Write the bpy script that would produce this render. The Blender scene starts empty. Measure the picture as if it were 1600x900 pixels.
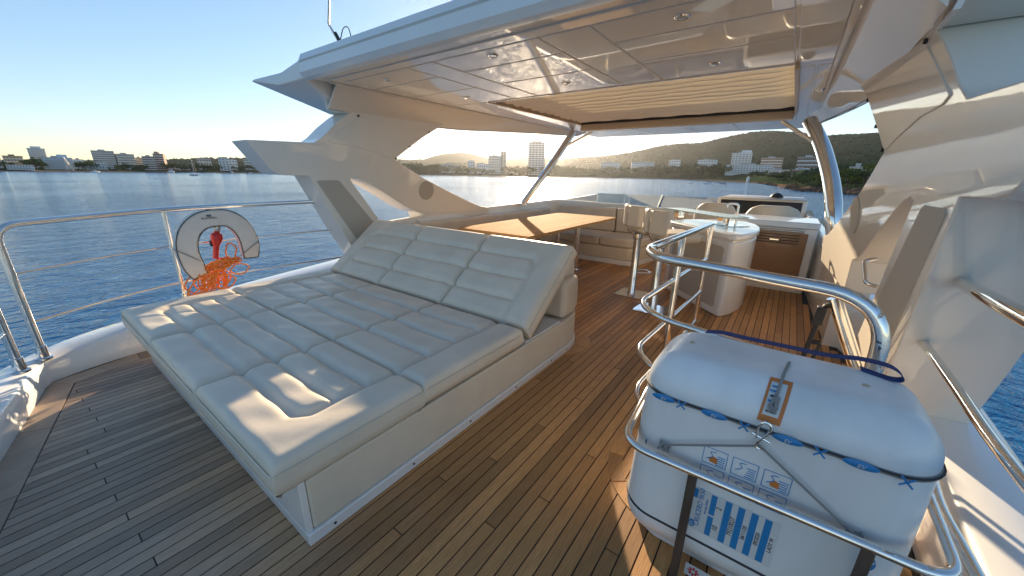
import bpy, bmesh, math, random
from math import sin, cos, pi, radians, sqrt
from mathutils import Vector, Matrix
random.seed(7)
S = bpy.context.scene
COL = S.collection

# ---------------------------------------------------------------- camera
# boat frame: +X starboard, +Y bow, +Z up, z=0 is the teak deck
FPX, ROLL, PITCH, YAW = 576.0, radians(0.9), radians(17.26), radians(36.05)
EYE = Vector((0, 0, 1.5))
_fw0 = Vector((-sin(YAW), cos(YAW), 0)); _r0 = Vector((cos(YAW), sin(YAW), 0)); _up = Vector((0, 0, 1))
_fw = _fw0 * cos(PITCH) - _up * sin(PITCH); _u0 = _up * cos(PITCH) + _fw0 * sin(PITCH)
_r = _r0 * cos(ROLL) + _u0 * sin(ROLL); _u = _u0 * cos(ROLL) - _r0 * sin(ROLL)
cd = bpy.data.cameras.new('camera'); cam = bpy.data.objects.new('camera', cd); COL.objects.link(cam)
cd.sensor_fit = 'HORIZONTAL'; cd.sensor_width = 36; cd.lens = FPX / 1600 * 36
cd.clip_start = 0.05; cd.clip_end = 60000
m3 = Matrix((_r, _u, -_fw)).transposed()
cam.matrix_world = Matrix.Translation(EYE) @ m3.to_4x4()
S.camera = cam

# ---------------------------------------------------------------- light
SUN_AZ, SUN_EL = radians(33.0), radians(12.3)      # azimuth from the bow towards port
w = bpy.data.worlds.new('World'); S.world = w; w.use_nodes = True
nt = w.node_tree; nt.nodes.clear()
sky = nt.nodes.new('ShaderNodeTexSky'); sky.sky_type = 'NISHITA'; sky.sun_disc = False
sky.sun_elevation = SUN_EL; sky.sun_rotation = -SUN_AZ
sky.air_density = 1.0; sky.dust_density = 0.05; sky.ozone_density = 3.2; sky.altitude = 10
bg = nt.nodes.new('ShaderNodeBackground'); bg.inputs['Strength'].default_value = 0.15
wo = nt.nodes.new('ShaderNodeOutputWorld')
hsv = nt.nodes.new('ShaderNodeHueSaturation'); hsv.inputs['Saturation'].default_value = 1.12
wb = nt.nodes.new('ShaderNodeMix'); wb.data_type = 'RGBA'; wb.blend_type = 'MULTIPLY'; wb.inputs[0].default_value = 1.0; wb.inputs[7].default_value = (1.03, 0.965, 0.955, 1)
gm = nt.nodes.new('ShaderNodeGamma'); gm.inputs[1].default_value = 0.74      # one even tone curve over the whole sky
nt.links.new(sky.outputs[0], gm.inputs[0]); nt.links.new(gm.outputs[0], wb.inputs[6]); nt.links.new(wb.outputs[2], hsv.inputs['Color']); nt.links.new(hsv.outputs[0], bg.inputs[0]); nt.links.new(bg.outputs[0], wo.inputs[0])
ld = bpy.data.lights.new('sun', 'SUN'); ld.energy = 5.0; ld.angle = radians(0.6); ld.color = (1.0, 0.78, 0.52)
sun = bpy.data.objects.new('sun', ld); COL.objects.link(sun)
sdir = Vector((-sin(SUN_AZ) * cos(SUN_EL), cos(SUN_AZ) * cos(SUN_EL), sin(SUN_EL)))
sun.rotation_euler = sdir.to_track_quat('Z', 'Y').to_euler(); sun.location = sdir * 30

S.view_settings.view_transform = 'Standard'; S.view_settings.look = 'None'
S.view_settings.gamma = 1.0; S.view_settings.use_curve_mapping = False
S.view_settings.exposure = 1.1
S.render.engine = 'CYCLES'
S.cycles.use_denoising = True
S.cycles.max_bounces = 10; S.cycles.diffuse_bounces = 6; S.cycles.glossy_bounces = 5; S.cycles.transmission_bounces = 5
S.cycles.caustics_reflective = False; S.cycles.caustics_refractive = False
S.cycles.sample_clamp_indirect = 10.0

# ---------------------------------------------------------------- pixel helpers (give directions only)
def ray(x, y): return _fw * FPX + _r * (x - 800) + _u * (450 - y)
def onz(x, y, z):
    d = ray(x, y); return EYE + d * ((z - EYE.z) / d.z)
def onx(x, y, X):
    d = ray(x, y); return EYE + d * ((X - EYE.x) / d.x)
def ony(x, y, Y):
    d = ray(x, y); return EYE + d * ((Y - EYE.y) / d.y)
def atd(x, y, D):
    d = ray(x, y); return EYE + d * (D / sqrt(d.x ** 2 + d.y ** 2))

# ---------------------------------------------------------------- materials
MATS = {}
def mat(name, col, rough=0.5, metal=0.0, coat=0.0, coat_r=0.03, ior=1.5, noise=None, bump=None, rnd=0.0, trans=0.0, spec=None):
    """noise=(scale, amount[, stretch]) mottles the colour; bump=(scale, strength, distance)."""
    m = bpy.data.materials.new(name); m.use_nodes = True; N = m.node_tree; b = N.nodes['Principled BSDF']
    b.inputs['Base Color'].default_value = (*col, 1); b.inputs['Roughness'].default_value = rough
    b.inputs['Metallic'].default_value = metal; b.inputs['Coat Weight'].default_value = coat
    b.inputs['Coat Roughness'].default_value = coat_r; b.inputs['IOR'].default_value = ior
    b.inputs['Transmission Weight'].default_value = trans
    if spec is not None: b.inputs['Specular IOR Level'].default_value = spec
    if noise or bump:
        g = N.nodes.new('ShaderNodeNewGeometry')
    if noise or rnd:
        hs = N.nodes.new('ShaderNodeHueSaturation'); hs.inputs['Color'].default_value = (*col, 1)
        N.links.new(hs.outputs[0], b.inputs['Base Color'])
        val = None
        if noise:
            mp = N.nodes.new('ShaderNodeMapping'); mp.inputs['Scale'].default_value = noise[2] if len(noise) > 2 else (1, 1, 1)
            N.links.new(g.outputs['Position'], mp.inputs[0])
            t = N.nodes.new('ShaderNodeTexNoise'); t.inputs['Scale'].default_value = noise[0]; t.inputs['Detail'].default_value = 6
            N.links.new(mp.outputs[0], t.inputs['Vector'])
            mr = N.nodes.new('ShaderNodeMapRange'); mr.inputs[1].default_value = 0.25; mr.inputs[2].default_value = 0.75
            mr.inputs[3].default_value = 1 - noise[1]; mr.inputs[4].default_value = 1 + noise[1]
            N.links.new(t.outputs[0], mr.inputs[0]); val = mr.outputs[0]
        if rnd:
            oi = N.nodes.new('ShaderNodeObjectInfo'); mr2 = N.nodes.new('ShaderNodeMapRange')
            mr2.inputs[3].default_value = 1 - rnd; mr2.inputs[4].default_value = 1 + rnd
            N.links.new(oi.outputs['Random'], mr2.inputs[0])
            if val:
                mu = N.nodes.new('ShaderNodeMath'); mu.operation = 'MULTIPLY'
                N.links.new(val, mu.inputs[0]); N.links.new(mr2.outputs[0], mu.inputs[1]); val = mu.outputs[0]
            else: val = mr2.outputs[0]
        N.links.new(val, hs.inputs['Value'])
    if bump:
        t = N.nodes.new('ShaderNodeTexNoise'); t.inputs['Scale'].default_value = bump[0]; t.inputs['Detail'].default_value = 4
        N.links.new(g.outputs['Position'], t.inputs['Vector'])
        bp = N.nodes.new('ShaderNodeBump'); bp.inputs['Strength'].default_value = bump[1]; bp.inputs['Distance'].default_value = bump[2]
        N.links.new(t.outputs[0], bp.inputs['Height']); N.links.new(bp.outputs[0], b.inputs['Normal'])
    MATS[name] = m
    return m

mat('gelcoat', (0.84, 0.785, 0.69), 0.5, coat=1.0, coat_r=0.02, noise=(1.3, 0.02), bump=(1.6, 0.012, 0.05))
mat('gelcoat_white', (0.82, 0.81, 0.78), 0.3, coat=0.8, coat_r=0.04, noise=(2.0, 0.03))
mat('gelcoat_matt', (0.74, 0.71, 0.66), 0.5, noise=(6, 0.03))
mat('vinyl', (0.72, 0.635, 0.51), 0.42, noise=(4, 0.07), bump=(38, 0.16, 0.004))
mat('vinyl_warm', (0.67, 0.575, 0.45), 0.45, noise=(4, 0.07), bump=(38, 0.16, 0.004))
mat('grey_cloth', (0.50, 0.45, 0.38), 0.7, noise=(300, 0.12))
mat('steel', (0.80, 0.79, 0.77), 0.07, metal=1.0, noise=(9, 0.04))
mat('steel_satin', (0.6, 0.58, 0.55), 0.25, metal=1.0)
mat('caulk', (0.012, 0.011, 0.010), 0.6)
mat('black_plastic', (0.015, 0.015, 0.016), 0.45)
mat('dark_panel', (0.03, 0.026, 0.03), 0.25)
mat('dark_rubber', (0.03, 0.03, 0.032), 0.6)
mat('navy_web', (0.015, 0.04, 0.16), 0.7, bump=(500, 0.3, 0.002))
mat('blue_print', (0.02, 0.22, 0.50), 0.4)
mat('ink', (0.03, 0.03, 0.035), 0.5)
mat('sticker', (0.66, 0.67, 0.66), 0.35)
mat('orange_tag', (0.62, 0.20, 0.05), 0.45)
mat('red_plastic', (0.55, 0.025, 0.02), 0.35)
mat('orange_rope', (0.88, 0.27, 0.05), 0.55, noise=(60, 0.25), bump=(350, 0.5, 0.003))
mat('grey_rope', (0.26, 0.25, 0.24), 0.8)
mat('buoy_cover', (0.74, 0.70, 0.64), 0.55, noise=(12, 0.05), bump=(60, 0.12, 0.01))
mat('raft_shell', (0.79, 0.785, 0.765), 0.38, coat=0.25, coat_r=0.15, noise=(5, 0.15, (1, 1, 0.22)), bump=(7, 0.03, 0.02))
mat('shade_fabric', (0.88, 0.75, 0.57), 0.8, noise=(2, 0.05))
mat('tan_trim', (0.55, 0.44, 0.31), 0.5, coat=0.3)
mat('veneer', (0.30, 0.15, 0.065), 0.32, coat=0.4, noise=(14, 0.22, (1, 1, 9)))
mat('table_teak', (0.62, 0.36, 0.16), 0.85, coat=0.0, spec=0.06, noise=(22, 0.18, (6, 0.35, 1)), rnd=0.10)
mat('weathered_bar', (0.10, 0.075, 0.06), 0.5, metal=0.3, noise=(40, 0.4, (1, 1, 0.15)))
mat('brown_pad', (0.50, 0.44, 0.36), 0.6)
mat('glass_frost', (0.72, 0.86, 0.80), 0.12, trans=0.35, ior=1.45)
mat('white_paint', (0.78, 0.78, 0.76), 0.5)
mat('lens_glass', (0.5, 0.5, 0.48), 0.1, metal=0.6)

def teak_material():
    m = bpy.data.materials.new('deck_teak'); m.use_nodes = True; N = m.node_tree; L = N.links; b = N.nodes['Principled BSDF']
    g = N.nodes.new('ShaderNodeNewGeometry'); oi = N.nodes.new('ShaderNodeObjectInfo')
    def noise(scale, vec, detail=5, rough=0.6):
        mp = N.nodes.new('ShaderNodeMapping'); mp.inputs['Scale'].default_value = vec; L.new(g.outputs['Position'], mp.inputs[0])
        t = N.nodes.new('ShaderNodeTexNoise'); t.inputs['Scale'].default_value = scale; t.inputs['Detail'].default_value = detail; t.inputs['Roughness'].default_value = rough
        L.new(mp.outputs[0], t.inputs['Vector']); return t.outputs[0]
    def rng(src, a, c, lo, hi):
        r = N.nodes.new('ShaderNodeMapRange'); r.inputs[1].default_value = a; r.inputs[2].default_value = c
        r.inputs[3].default_value = lo; r.inputs[4].default_value = hi; L.new(src, r.inputs[0]); return r.outputs[0]
    def mixc(fac, A, B):
        x = N.nodes.new('ShaderNodeMix'); x.data_type = 'RGBA'; L.new(fac, x.inputs[0])
        for s, v in ((x.inputs[6], A), (x.inputs[7], B)):
            if isinstance(v, tuple): s.default_value = (*v, 1)
            else: L.new(v, s)
        return x.outputs[2]
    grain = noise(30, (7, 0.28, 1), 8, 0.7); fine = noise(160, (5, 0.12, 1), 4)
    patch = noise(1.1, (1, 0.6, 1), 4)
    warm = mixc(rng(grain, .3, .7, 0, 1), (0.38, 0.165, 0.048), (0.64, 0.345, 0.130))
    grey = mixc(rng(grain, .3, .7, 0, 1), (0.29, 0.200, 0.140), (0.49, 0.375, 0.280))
    # teak is greyer aft and to port, warmer brown forward and to starboard
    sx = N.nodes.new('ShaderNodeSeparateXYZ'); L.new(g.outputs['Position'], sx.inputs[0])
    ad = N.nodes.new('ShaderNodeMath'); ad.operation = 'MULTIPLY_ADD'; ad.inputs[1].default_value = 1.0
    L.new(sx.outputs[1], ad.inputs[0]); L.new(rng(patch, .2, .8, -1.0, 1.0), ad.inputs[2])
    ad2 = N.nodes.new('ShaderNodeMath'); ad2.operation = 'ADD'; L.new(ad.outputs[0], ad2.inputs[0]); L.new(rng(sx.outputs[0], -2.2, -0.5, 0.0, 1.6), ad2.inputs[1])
    grey_mix = rng(ad2.outputs[0], 0.3, 2.0, 0.92, 0.0)
    c = mixc(grey_mix, warm, grey)
    hs = N.nodes.new('ShaderNodeHueSaturation'); L.new(c, hs.inputs['Color'])
    mu = N.nodes.new('ShaderNodeMath'); mu.operation = 'MULTIPLY'
    L.new(rng(oi.outputs['Random'], 0, 1, 0.64, 1.26), mu.inputs[0]); L.new(rng(fine, .3, .7, 0.82, 1.12), mu.inputs[1])
    mu2 = N.nodes.new('ShaderNodeMath'); mu2.operation = 'MULTIPLY'; L.new(mu.outputs[0], mu2.inputs[0]); L.new(rng(noise(2.3, (1, .45, 1), 6, .65), .3, .7, .82, 1.14), mu2.inputs[1])
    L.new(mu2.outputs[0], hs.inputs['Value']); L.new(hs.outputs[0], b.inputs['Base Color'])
    L.new(rng(grain, .2, .8, .42, .62), b.inputs['Roughness'])
    bp = N.nodes.new('ShaderNodeBump'); bp.inputs['Strength'].default_value = 0.25; bp.inputs['Distance'].default_value = 0.002
    L.new(fine, bp.inputs['Height']); L.new(bp.outputs[0], b.inputs['Normal'])
    MATS['teak'] = m
teak_material()
def pane_material(name, tint, gloss):
    m = bpy.data.materials.new(name); m.use_nodes = True; N = m.node_tree; N.nodes.clear()
    t = N.nodes.new('ShaderNodeBsdfTransparent'); t.inputs[0].default_value = (*tint, 1); g = N.nodes.new('ShaderNodeBsdfGlossy'); g.inputs['Roughness'].default_value = 0.02
    x = N.nodes.new('ShaderNodeMixShader'); o = N.nodes.new('ShaderNodeOutputMaterial')
    x.inputs[0].default_value = gloss; N.links.new(t.outputs[0], x.inputs[1]); N.links.new(g.outputs[0], x.inputs[2]); N.links.new(x.outputs[0], o.inputs[0]); MATS[name] = m
pane_material('tinted_glass', (0.60, 0.66, 0.69), 0.10); pane_material('roof_glass', (0.9, 0.92, 0.92), 0.08)
_m = MATS['shade_fabric']; _N = _m.node_tree; _tr = _N.nodes.new('ShaderNodeBsdfTranslucent'); _tr.inputs[0].default_value = (0.95, 0.80, 0.58, 1)
_mx = _N.nodes.new('ShaderNodeMixShader'); _mx.inputs[0].default_value = 0.16      # thin cloth lets daylight through
_N.links.new(_N.nodes['Principled BSDF'].outputs[0], _mx.inputs[1]); _N.links.new(_tr.outputs[0], _mx.inputs[2]); _N.links.new(_mx.outputs[0], _N.nodes['Material Output'].inputs[0])

def sea_material():
    m = bpy.data.materials.new('sea_water'); m.use_nodes = True; N = m.node_tree; L = N.links; b = N.nodes['Principled BSDF']
    b.inputs['Base Color'].default_value = (0.001, 0.098, 0.250, 1); b.inputs['IOR'].default_value = 1.333; b.inputs['Specular IOR Level'].default_value = 0.5; b.inputs['Specular Tint'].default_value = (0.90, 0.96, 1.0, 1)
    b.inputs['Roughness'].default_value = 0.10
    g = N.nodes.new('ShaderNodeNewGeometry')
    def noise(scale, vec, rot, detail, dist=0.0):
        mp = N.nodes.new('ShaderNodeMapping'); mp.inputs['Scale'].default_value = vec; mp.inputs['Rotation'].default_value = (0, 0, rot)
        L.new(g.outputs['Position'], mp.inputs[0])
        t = N.nodes.new('ShaderNodeTexNoise'); t.inputs['Scale'].default_value = scale; t.inputs['Detail'].default_value = detail
        t.inputs['Distortion'].default_value = dist; t.inputs['Roughness'].default_value = 0.55
        L.new(mp.outputs[0], t.inputs['Vector']); return t.outputs[0]
    def mul(a, k, add=None):
        x = N.nodes.new('ShaderNodeMath'); x.operation = 'MULTIPLY_ADD'; x.inputs[1].default_value = k; L.new(a, x.inputs[0])
        if add is None: x.inputs[2].default_value = 0
        else: L.new(add, x.inputs[2])
        return x.outputs[0]
    chop = noise(0.48, (1, 0.85, 1), 0.4, 6, 0.8); rip = noise(2.1, (1, 0.9, 1), 1.1, 4, 0.5); swell = noise(0.09, (1, .9, 1), 0.2, 2)
    h = mul(swell, 1.2); h = mul(chop, 1.0, h); h = mul(rip, 0.34, h)
    bp = N.nodes.new('ShaderNodeBump'); bp.inputs['Strength'].default_value = 1.0; bp.inputs['Distance'].default_value = 0.27
    L.new(h, bp.inputs['Height']); L.new(bp.outputs[0], b.inputs['Normal'])
    ln = N.nodes.new('ShaderNodeVectorMath'); ln.operation = 'LENGTH'; L.new(g.outputs['Position'], ln.inputs[0])
    fr = N.nodes.new('ShaderNodeMapRange'); fr.inputs[1].default_value = 15; fr.inputs[2].default_value = 500; fr.inputs[3].default_value = 1.0; fr.inputs[4].default_value = 0.8
    L.new(ln.outputs['Value'], fr.inputs[0]); L.new(fr.outputs[0], bp.inputs['Strength'])
    fr2 = N.nodes.new('ShaderNodeMapRange'); fr2.inputs[1].default_value = 15; fr2.inputs[2].default_value = 400; fr2.inputs[3].default_value = 0.0; fr2.inputs[4].default_value = 0.07
    L.new(ln.outputs['Value'], fr2.inputs[0])
    slick = noise(0.016, (1, 1, 1), 0.3, 4, 0.8)
    r = N.nodes.new('ShaderNodeMapRange'); r.inputs[1].default_value = .35; r.inputs[2].default_value = .65; r.inputs[3].default_value = 0.035; r.inputs[4].default_value = 0.10
    L.new(slick, r.inputs[0]); sm_ = N.nodes.new('ShaderNodeMath'); sm_.operation = 'ADD'; L.new(r.outputs[0], sm_.inputs[0]); L.new(fr2.outputs[0], sm_.inputs[1]); L.new(sm_.outputs[0], b.inputs['Roughness'])
    MATS['sea'] = m
sea_material()

# ---------------------------------------------------------------- mesh helpers
class MB:
    def __init__(s): s.v = []; s.f = []; s.sm = True
    def add(s, vs, fs):
        o = len(s.v); s.v += [tuple(p) for p in vs]; s.f += [tuple(i + o for i in f) for f in fs]; return s
    def box(s, x0, x1, y0, y1, z0, z1):
        return s.add([(x0, y0, z0), (x1, y0, z0), (x1, y1, z0), (x0, y1, z0), (x0, y0, z1), (x1, y0, z1), (x1, y1, z1), (x0, y1, z1)],
                     [(0, 3, 2, 1), (4, 5, 6, 7), (0, 1, 5, 4), (1, 2, 6, 5), (2, 3, 7, 6), (3, 0, 4, 7)])
    def obox(s, c, ax, ay, az):
        """oriented box: centre and three half-axis vectors"""
        c, ax, ay, az = Vector(c), Vector(ax), Vector(ay), Vector(az)
        P = [c + ax * i + ay * j + az * k for k in (-1, 1) for i, j in ((-1, -1), (1, -1), (1, 1), (-1, 1))]
        return s.add(P, [(0, 3, 2, 1), (4, 5, 6, 7), (0, 1, 5, 4), (1, 2, 6, 5), (2, 3, 7, 6), (3, 0, 4, 7)])
    def prism(s, bottom, top):
        """two equal rings joined, with caps"""
        n = len(bottom)
        return s.add(list(bottom) + list(top), [tuple(range(n - 1, -1, -1)), tuple(range(n, 2 * n))] + [(i, (i + 1) % n, n + (i + 1) % n, n + i) for i in range(n)])
    def plan(s, pts, z0, z1): return s.prism([(x, y, z0) for x, y in pts], [(x, y, z1) for x, y in pts])
    def tube(s, pts, r, n=12, closed=False, cap=True):
        pts = [Vector(p) for p in pts]; m = len(pts); rr = r if isinstance(r, (list, tuple)) else [r] * m
        rings = []; nrm = None
        for i, p in enumerate(pts):
            if closed: t = pts[(i + 1) % m] - pts[i - 1]
            else: t = pts[min(i + 1, m - 1)] - pts[max(i - 1, 0)]
            t = t.normalized() if t.length > 1e-9 else Vector((0, 0, 1))
            if nrm is None:
                a = Vector((0, 0, 1)) if abs(t.z) < .9 else Vector((1, 0, 0)); nrm = (a - t * a.dot(t)).normalized()
            else:
                nrm = nrm - t * nrm.dot(t); nrm = nrm.normalized() if nrm.length > 1e-6 else Vector((1, 0, 0))
            bi = t.cross(nrm); rings.append([p + (nrm * cos(2 * pi * k / n) + bi * sin(2 * pi * k / n)) * rr[i] for k in range(n)])
        vs = [q for R in rings for q in R]; fs = []
        for i in range(m if closed else m - 1):
            a, b2 = i * n, ((i + 1) % m) * n
            fs += [(a + k, a + (k + 1) % n, b2 + (k + 1) % n, b2 + k) for k in range(n)]
        if cap and not closed: fs += [tuple(range(n - 1, -1, -1)), tuple((m - 1) * n + k for k in range(n))]
        return s.add(vs, fs)
    def lathe(s, c, prof, n=24, axis='Z'):
        """prof: (radius, height) pairs"""
        c = Vector(c); vs = []
        for r, h in prof:
            for k in range(n):
                a = 2 * pi * k / n; q = (r * cos(a), r * sin(a), h)
                if axis == 'X': q = (h, r * cos(a), r * sin(a))
                if axis == 'Y': q = (r * cos(a), h, r * sin(a))
                vs.append(c + Vector(q))
        m = len(prof); fs = [(i * n + k, i * n + (k + 1) % n, (i + 1) * n + (k + 1) % n, (i + 1) * n + k) for i in range(m - 1) for k in range(n)]
        fs += [tuple(range(n - 1, -1, -1)), tuple((m - 1) * n + k for k in range(n))]
        return s.add(vs, fs)
    def grid(s, fn, nu, nv, close=False):
        vs = [fn(i / nu, j / nv) for j in range(nv + 1) for i in range(nu + 1)]
        return s.add(vs, [(j * (nu + 1) + i, j * (nu + 1) + i + 1, (j + 1) * (nu + 1) + i + 1, (j + 1) * (nu + 1) + i) for j in range(nv) for i in range(nu)])
    def sheet(s, fn, nu, nv, t):
        """a surface given thickness t (a vector): top, bottom and rims"""
        t = Vector(t); A = [Vector(fn(i / nu, j / nv)) for j in range(nv + 1) for i in range(nu + 1)]
        k = len(A); W = nu + 1
        fs = [(j * W + i, j * W + i + 1, (j + 1) * W + i + 1, (j + 1) * W + i) for j in range(nv) for i in range(nu)]
        fs += [tuple(k + q for q in reversed(f)) for f in fs]
        rim = [i for i in range(W)] + [j * W + nu for j in range(1, nv + 1)] + [nv * W + i for i in range(nu - 1, -1, -1)] + [j * W for j in range(nv - 1, 0, -1)]
        fs += [(rim[(i + 1) % len(rim)], rim[i], k + rim[i], k + rim[(i + 1) % len(rim)]) for i in range(len(rim))]
        return s.add(A + [a - t for a in A], fs)
    def mesh(s, name, m, smooth=True, sharp=40):
        me = bpy.data.meshes.new(name); me.from_pydata([tuple(p) for p in s.v], [], s.f); me.validate()
        bm = bmesh.new(); bm.from_mesh(me); bmesh.ops.recalc_face_normals(bm, faces=bm.faces); bm.to_mesh(me); bm.free()
        if smooth:
            me.polygons.foreach_set('use_smooth', [True] * len(me.polygons))
            try: me.set_sharp_from_angle(angle=radians(sharp))
            except Exception: pass
        me.materials.append(MATS[m] if isinstance(m, str) else m)
        return me

WORG = {}   # world origin of each object whose children use world coordinates
def thing(name, label, cat, loc=(0, 0, 0), group=None, rz=0.0):
    o = bpy.data.objects.new(name, None); COL.objects.link(o); o.location = loc; o.rotation_euler[2] = rz
    o.empty_display_size = 0.05
    o['label'] = label; o['category'] = cat
    if group: o['group'] = group
    WORG[o.name] = Vector(loc); return o
def obj(name, mb, m, parent=None, bevel=0, seg=3, local=False, smooth=True, sharp=40, loc=None):
    me = mb if isinstance(mb, bpy.types.Mesh) else mb.mesh(name, m, smooth, sharp)
    o = bpy.data.objects.new(name, me); COL.objects.link(o)
    if parent is not None:
        o.parent = parent
        if not local and parent.type == 'EMPTY': o.location = -WORG[parent.name]
    if loc is not None: o.location = loc
    if bevel:
        b = o.modifiers.new('bevel', 'BEVEL'); b.width = bevel; b.segments = seg; b.limit_method = 'ANGLE'; b.angle_limit = radians(38); b.harden_normals = True
    return o
def tag(o, label, cat, group=None):
    o['label'] = label; o['category'] = cat
    if group: o['group'] = group
    return o
def kind(o, k): o['kind'] = k; return o
def clone(o, parent=None):
    c = o.copy(); COL.objects.link(c); c.parent = parent
    for ch in list(o.children): clone(ch, c)
    return c
def fillet(pts, r, n=8):
    """round the corners of a polyline"""
    pts = [Vector(p) for p in pts]; rr = r if isinstance(r, (list, tuple)) else [r] * len(pts); out = [pts[0]]
    for i in range(1, len(pts) - 1):
        a, p, b = pts[i - 1], pts[i], pts[i + 1]; d1 = (a - p); d2 = (b - p)
        k = min(rr[i], d1.length * .49, d2.length * .49); A = p + d1.normalized() * k; B = p + d2.normalized() * k
        for j in range(n + 1):
            t = j / n; out.append(A * (1 - t) ** 2 + p * 2 * t * (1 - t) + B * t * t)
    out.append(pts[-1]); return out
def spline(pts, n=8, closed=False):
    P = [Vector(p) for p in pts]; out = []; m = len(P)
    for i in range(m if closed else m - 1):
        if closed: a, b, c, d = P[i - 1], P[i], P[(i + 1) % m], P[(i + 2) % m]
        else: a, b, c, d = P[max(i - 1, 0)], P[i], P[i + 1], P[min(i + 2, m - 1)]
        for j in range(n):
            t = j / n; out.append(.5 * ((2 * b) + (c - a) * t + (2 * a - 5 * b + 4 * c - d) * t * t + (3 * b - a - 3 * c + d) * t ** 3))
    if not closed: out.append(P[-1])
    return out
def lerp_tab(tab, x):
    if x <= tab[0][0]: return tab[0][1]
    for (a, va), (b, vb) in zip(tab, tab[1:]):
        if x <= b: return va + (vb - va) * (x - a) / (b - a)
    return tab[-1][1]
def text_mesh(body, size, m, shear=0.0):
    c = bpy.data.curves.new('lettering', 'FONT'); c.body = body; c.size = size; c.shear = shear; c.align_x = 'CENTER'; c.align_y = 'CENTER'; c.extrude = 0.0004; c.resolution_u = 3
    o = bpy.data.objects.new('lettering', c); COL.objects.link(o)
    me = bpy.data.meshes.new_from_object(o); bpy.data.objects.remove(o); me.materials.clear(); me.materials.append(MATS[m]); return me

XC = -1.8            # centreline of the boat in this frame
WATER = -5.0

# ================================================================ SETTING: sea, deck
sea = MB().add([(-9000, -3000, WATER), (9000, -3000, WATER), (9000, 12000, WATER), (-9000, 12000, WATER)], [(0, 1, 2, 3)])
kind(obj('sea', sea, 'sea'), 'structure')

AFT = [(-4.08, -.08), (-3.1, -.31), (-2.0, -.57), (1.0, -1.25)]
STB = [(-2, .68), (3.95, .68), (4.48, .55), (5.05, .475), (6.15, .40), (9, .2)]
def aft_y(x): return lerp_tab(AFT, x)
def stb_x(y): return lerp_tab(STB, y)
deck = obj('teak_deck', MB().plan([(-4.28, .45), (-4.1, -.1), (-3.1, -.33), (-2, -.59), (.75, -1.22), (.72, 3.95), (.5, 5.05), (.42, 6.15), (.2, 9.2), (-4.28, 9.2)], -.09, -.003), 'caulk', smooth=False)
kind(deck, 'structure')
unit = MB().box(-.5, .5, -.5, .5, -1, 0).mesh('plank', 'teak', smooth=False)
PW = 0.0604
def plank(x, y0, y1, wd=PW - .006):
    o = bpy.data.objects.new('plank', unit); COL.objects.link(o); o.parent = deck
    o.location = (x, (y0 + y1) / 2, 0); o.scale = (wd, y1 - y0 - .005, .02)
def clip(poly, a, b):
    """keep the part of a polygon to the left of a->b"""
    out_ = []; f = lambda p: (b[0] - a[0]) * (p[1] - a[1]) - (b[1] - a[1]) * (p[0] - a[0])
    for i, p in enumerate(poly):
        q = poly[(i + 1) % len(poly)]; fp, fq = f(p), f(q)
        if fp >= 0: out_.append(p)
        if fp * fq < 0: t_ = fp / (fp - fq); out_.append((p[0] + (q[0] - p[0]) * t_, p[1] + (q[1] - p[1]) * t_))
    return out_
MARG = [(-1.5, -.545), (-2.70, -.26), (-3.93, .028), (-4.045, .40), (-4.10, 1.7), (-4.10, 8)]      # inner line of the margin boards
def cut_plank(x, y0, y1):
    w2 = (PW - .006) / 2; P = [(x - w2, y0 + .0025), (x + w2, y0 + .0025), (x + w2, y1 - .0025), (x - w2, y1 - .0025)]
    for a, b in zip(MARG, MARG[1:]): P = clip(P, b, a) if len(P) > 2 else P
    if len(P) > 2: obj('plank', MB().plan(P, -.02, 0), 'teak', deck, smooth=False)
npl = 0
k0 = int((-4.1 + .775) / PW) - 1
for k in range(k0, int((.66 + .775) / PW) + 1):
    x = -.775 + (k + .5) * PW
    ya = aft_y(x) + (.17 if x < -2.9 else .12)
    if x < -1.5: ya = -.7
    yb = 7.3 if x < -1.2 else 6.45
    if x > .38:
        yb = next((y / 20 for y in range(140, 0, -1) if stb_x(y / 20) > x + PW / 2), 3.9)
    segs = [(ya, yb)]
    if -3.86 < x < -1.40: segs = [(ya, .56), (2.85, yb)]
    # butt joints stepped every third row, as laid
    off = ((k % 6) * .47 + (k * 0.618 % 1) * .18) % 2.1
    for a, b in segs:
        cuts = [a]; y = -1.6 + off
        if x < -1.4: y = -1.6 + (0.95 + (k % 3) * 0.62 + (k * .37 % 1) * .1)
        while y < b - .25:
            if y > a + .25: cuts.append(y)
            y += 2.25
        cuts.append(b)
        for p, q in zip(cuts, cuts[1:]): (cut_plank if x < -1.5 and p < 1.8 else plank)(x, p, q); npl += 1
# margin boards along the coaming
def board(pts, z0=-.02, z1=.0012):
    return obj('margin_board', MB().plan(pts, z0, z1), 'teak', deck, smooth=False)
def offs(a, b, w0):   # quad strip from a to b, w0 wide to the left of the direction
    d = (Vector(b) - Vector(a)).normalized(); n = Vector((-d.y, d.x)) * w0
    return [tuple(a), tuple(b), tuple(Vector(b) + n), tuple(Vector(a) + n)]
def nose(a, b, w0):
    return board(offs(a, b, w0))
EDGE = [(-1.5, -.69), (-2.70, -.405), (-4.07, -.083), (-4.205, .40), (-4.245, 1.7), (-4.25, 3.0)]
for i in range(4):
    a, b, c, d = EDGE[i], EDGE[i + 1], MARG[i + 1], MARG[i]
    for k in range(2):
        f = lambda p, q, t_: (p[0] + (q[0] - p[0]) * t_, p[1] + (q[1] - p[1]) * t_)
        t0, t1 = k / 2 + .002, (k + 1) / 2 - .002; e = .03
        o0, o1, i0, i1 = f(a, b, t0), f(a, b, t1), f(d, c, t0), f(d, c, t1)
        board([f(o0, i0, e), f(o1, i1, e), f(o1, i1, 1 - e), f(o0, i0, 1 - e)])
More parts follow.
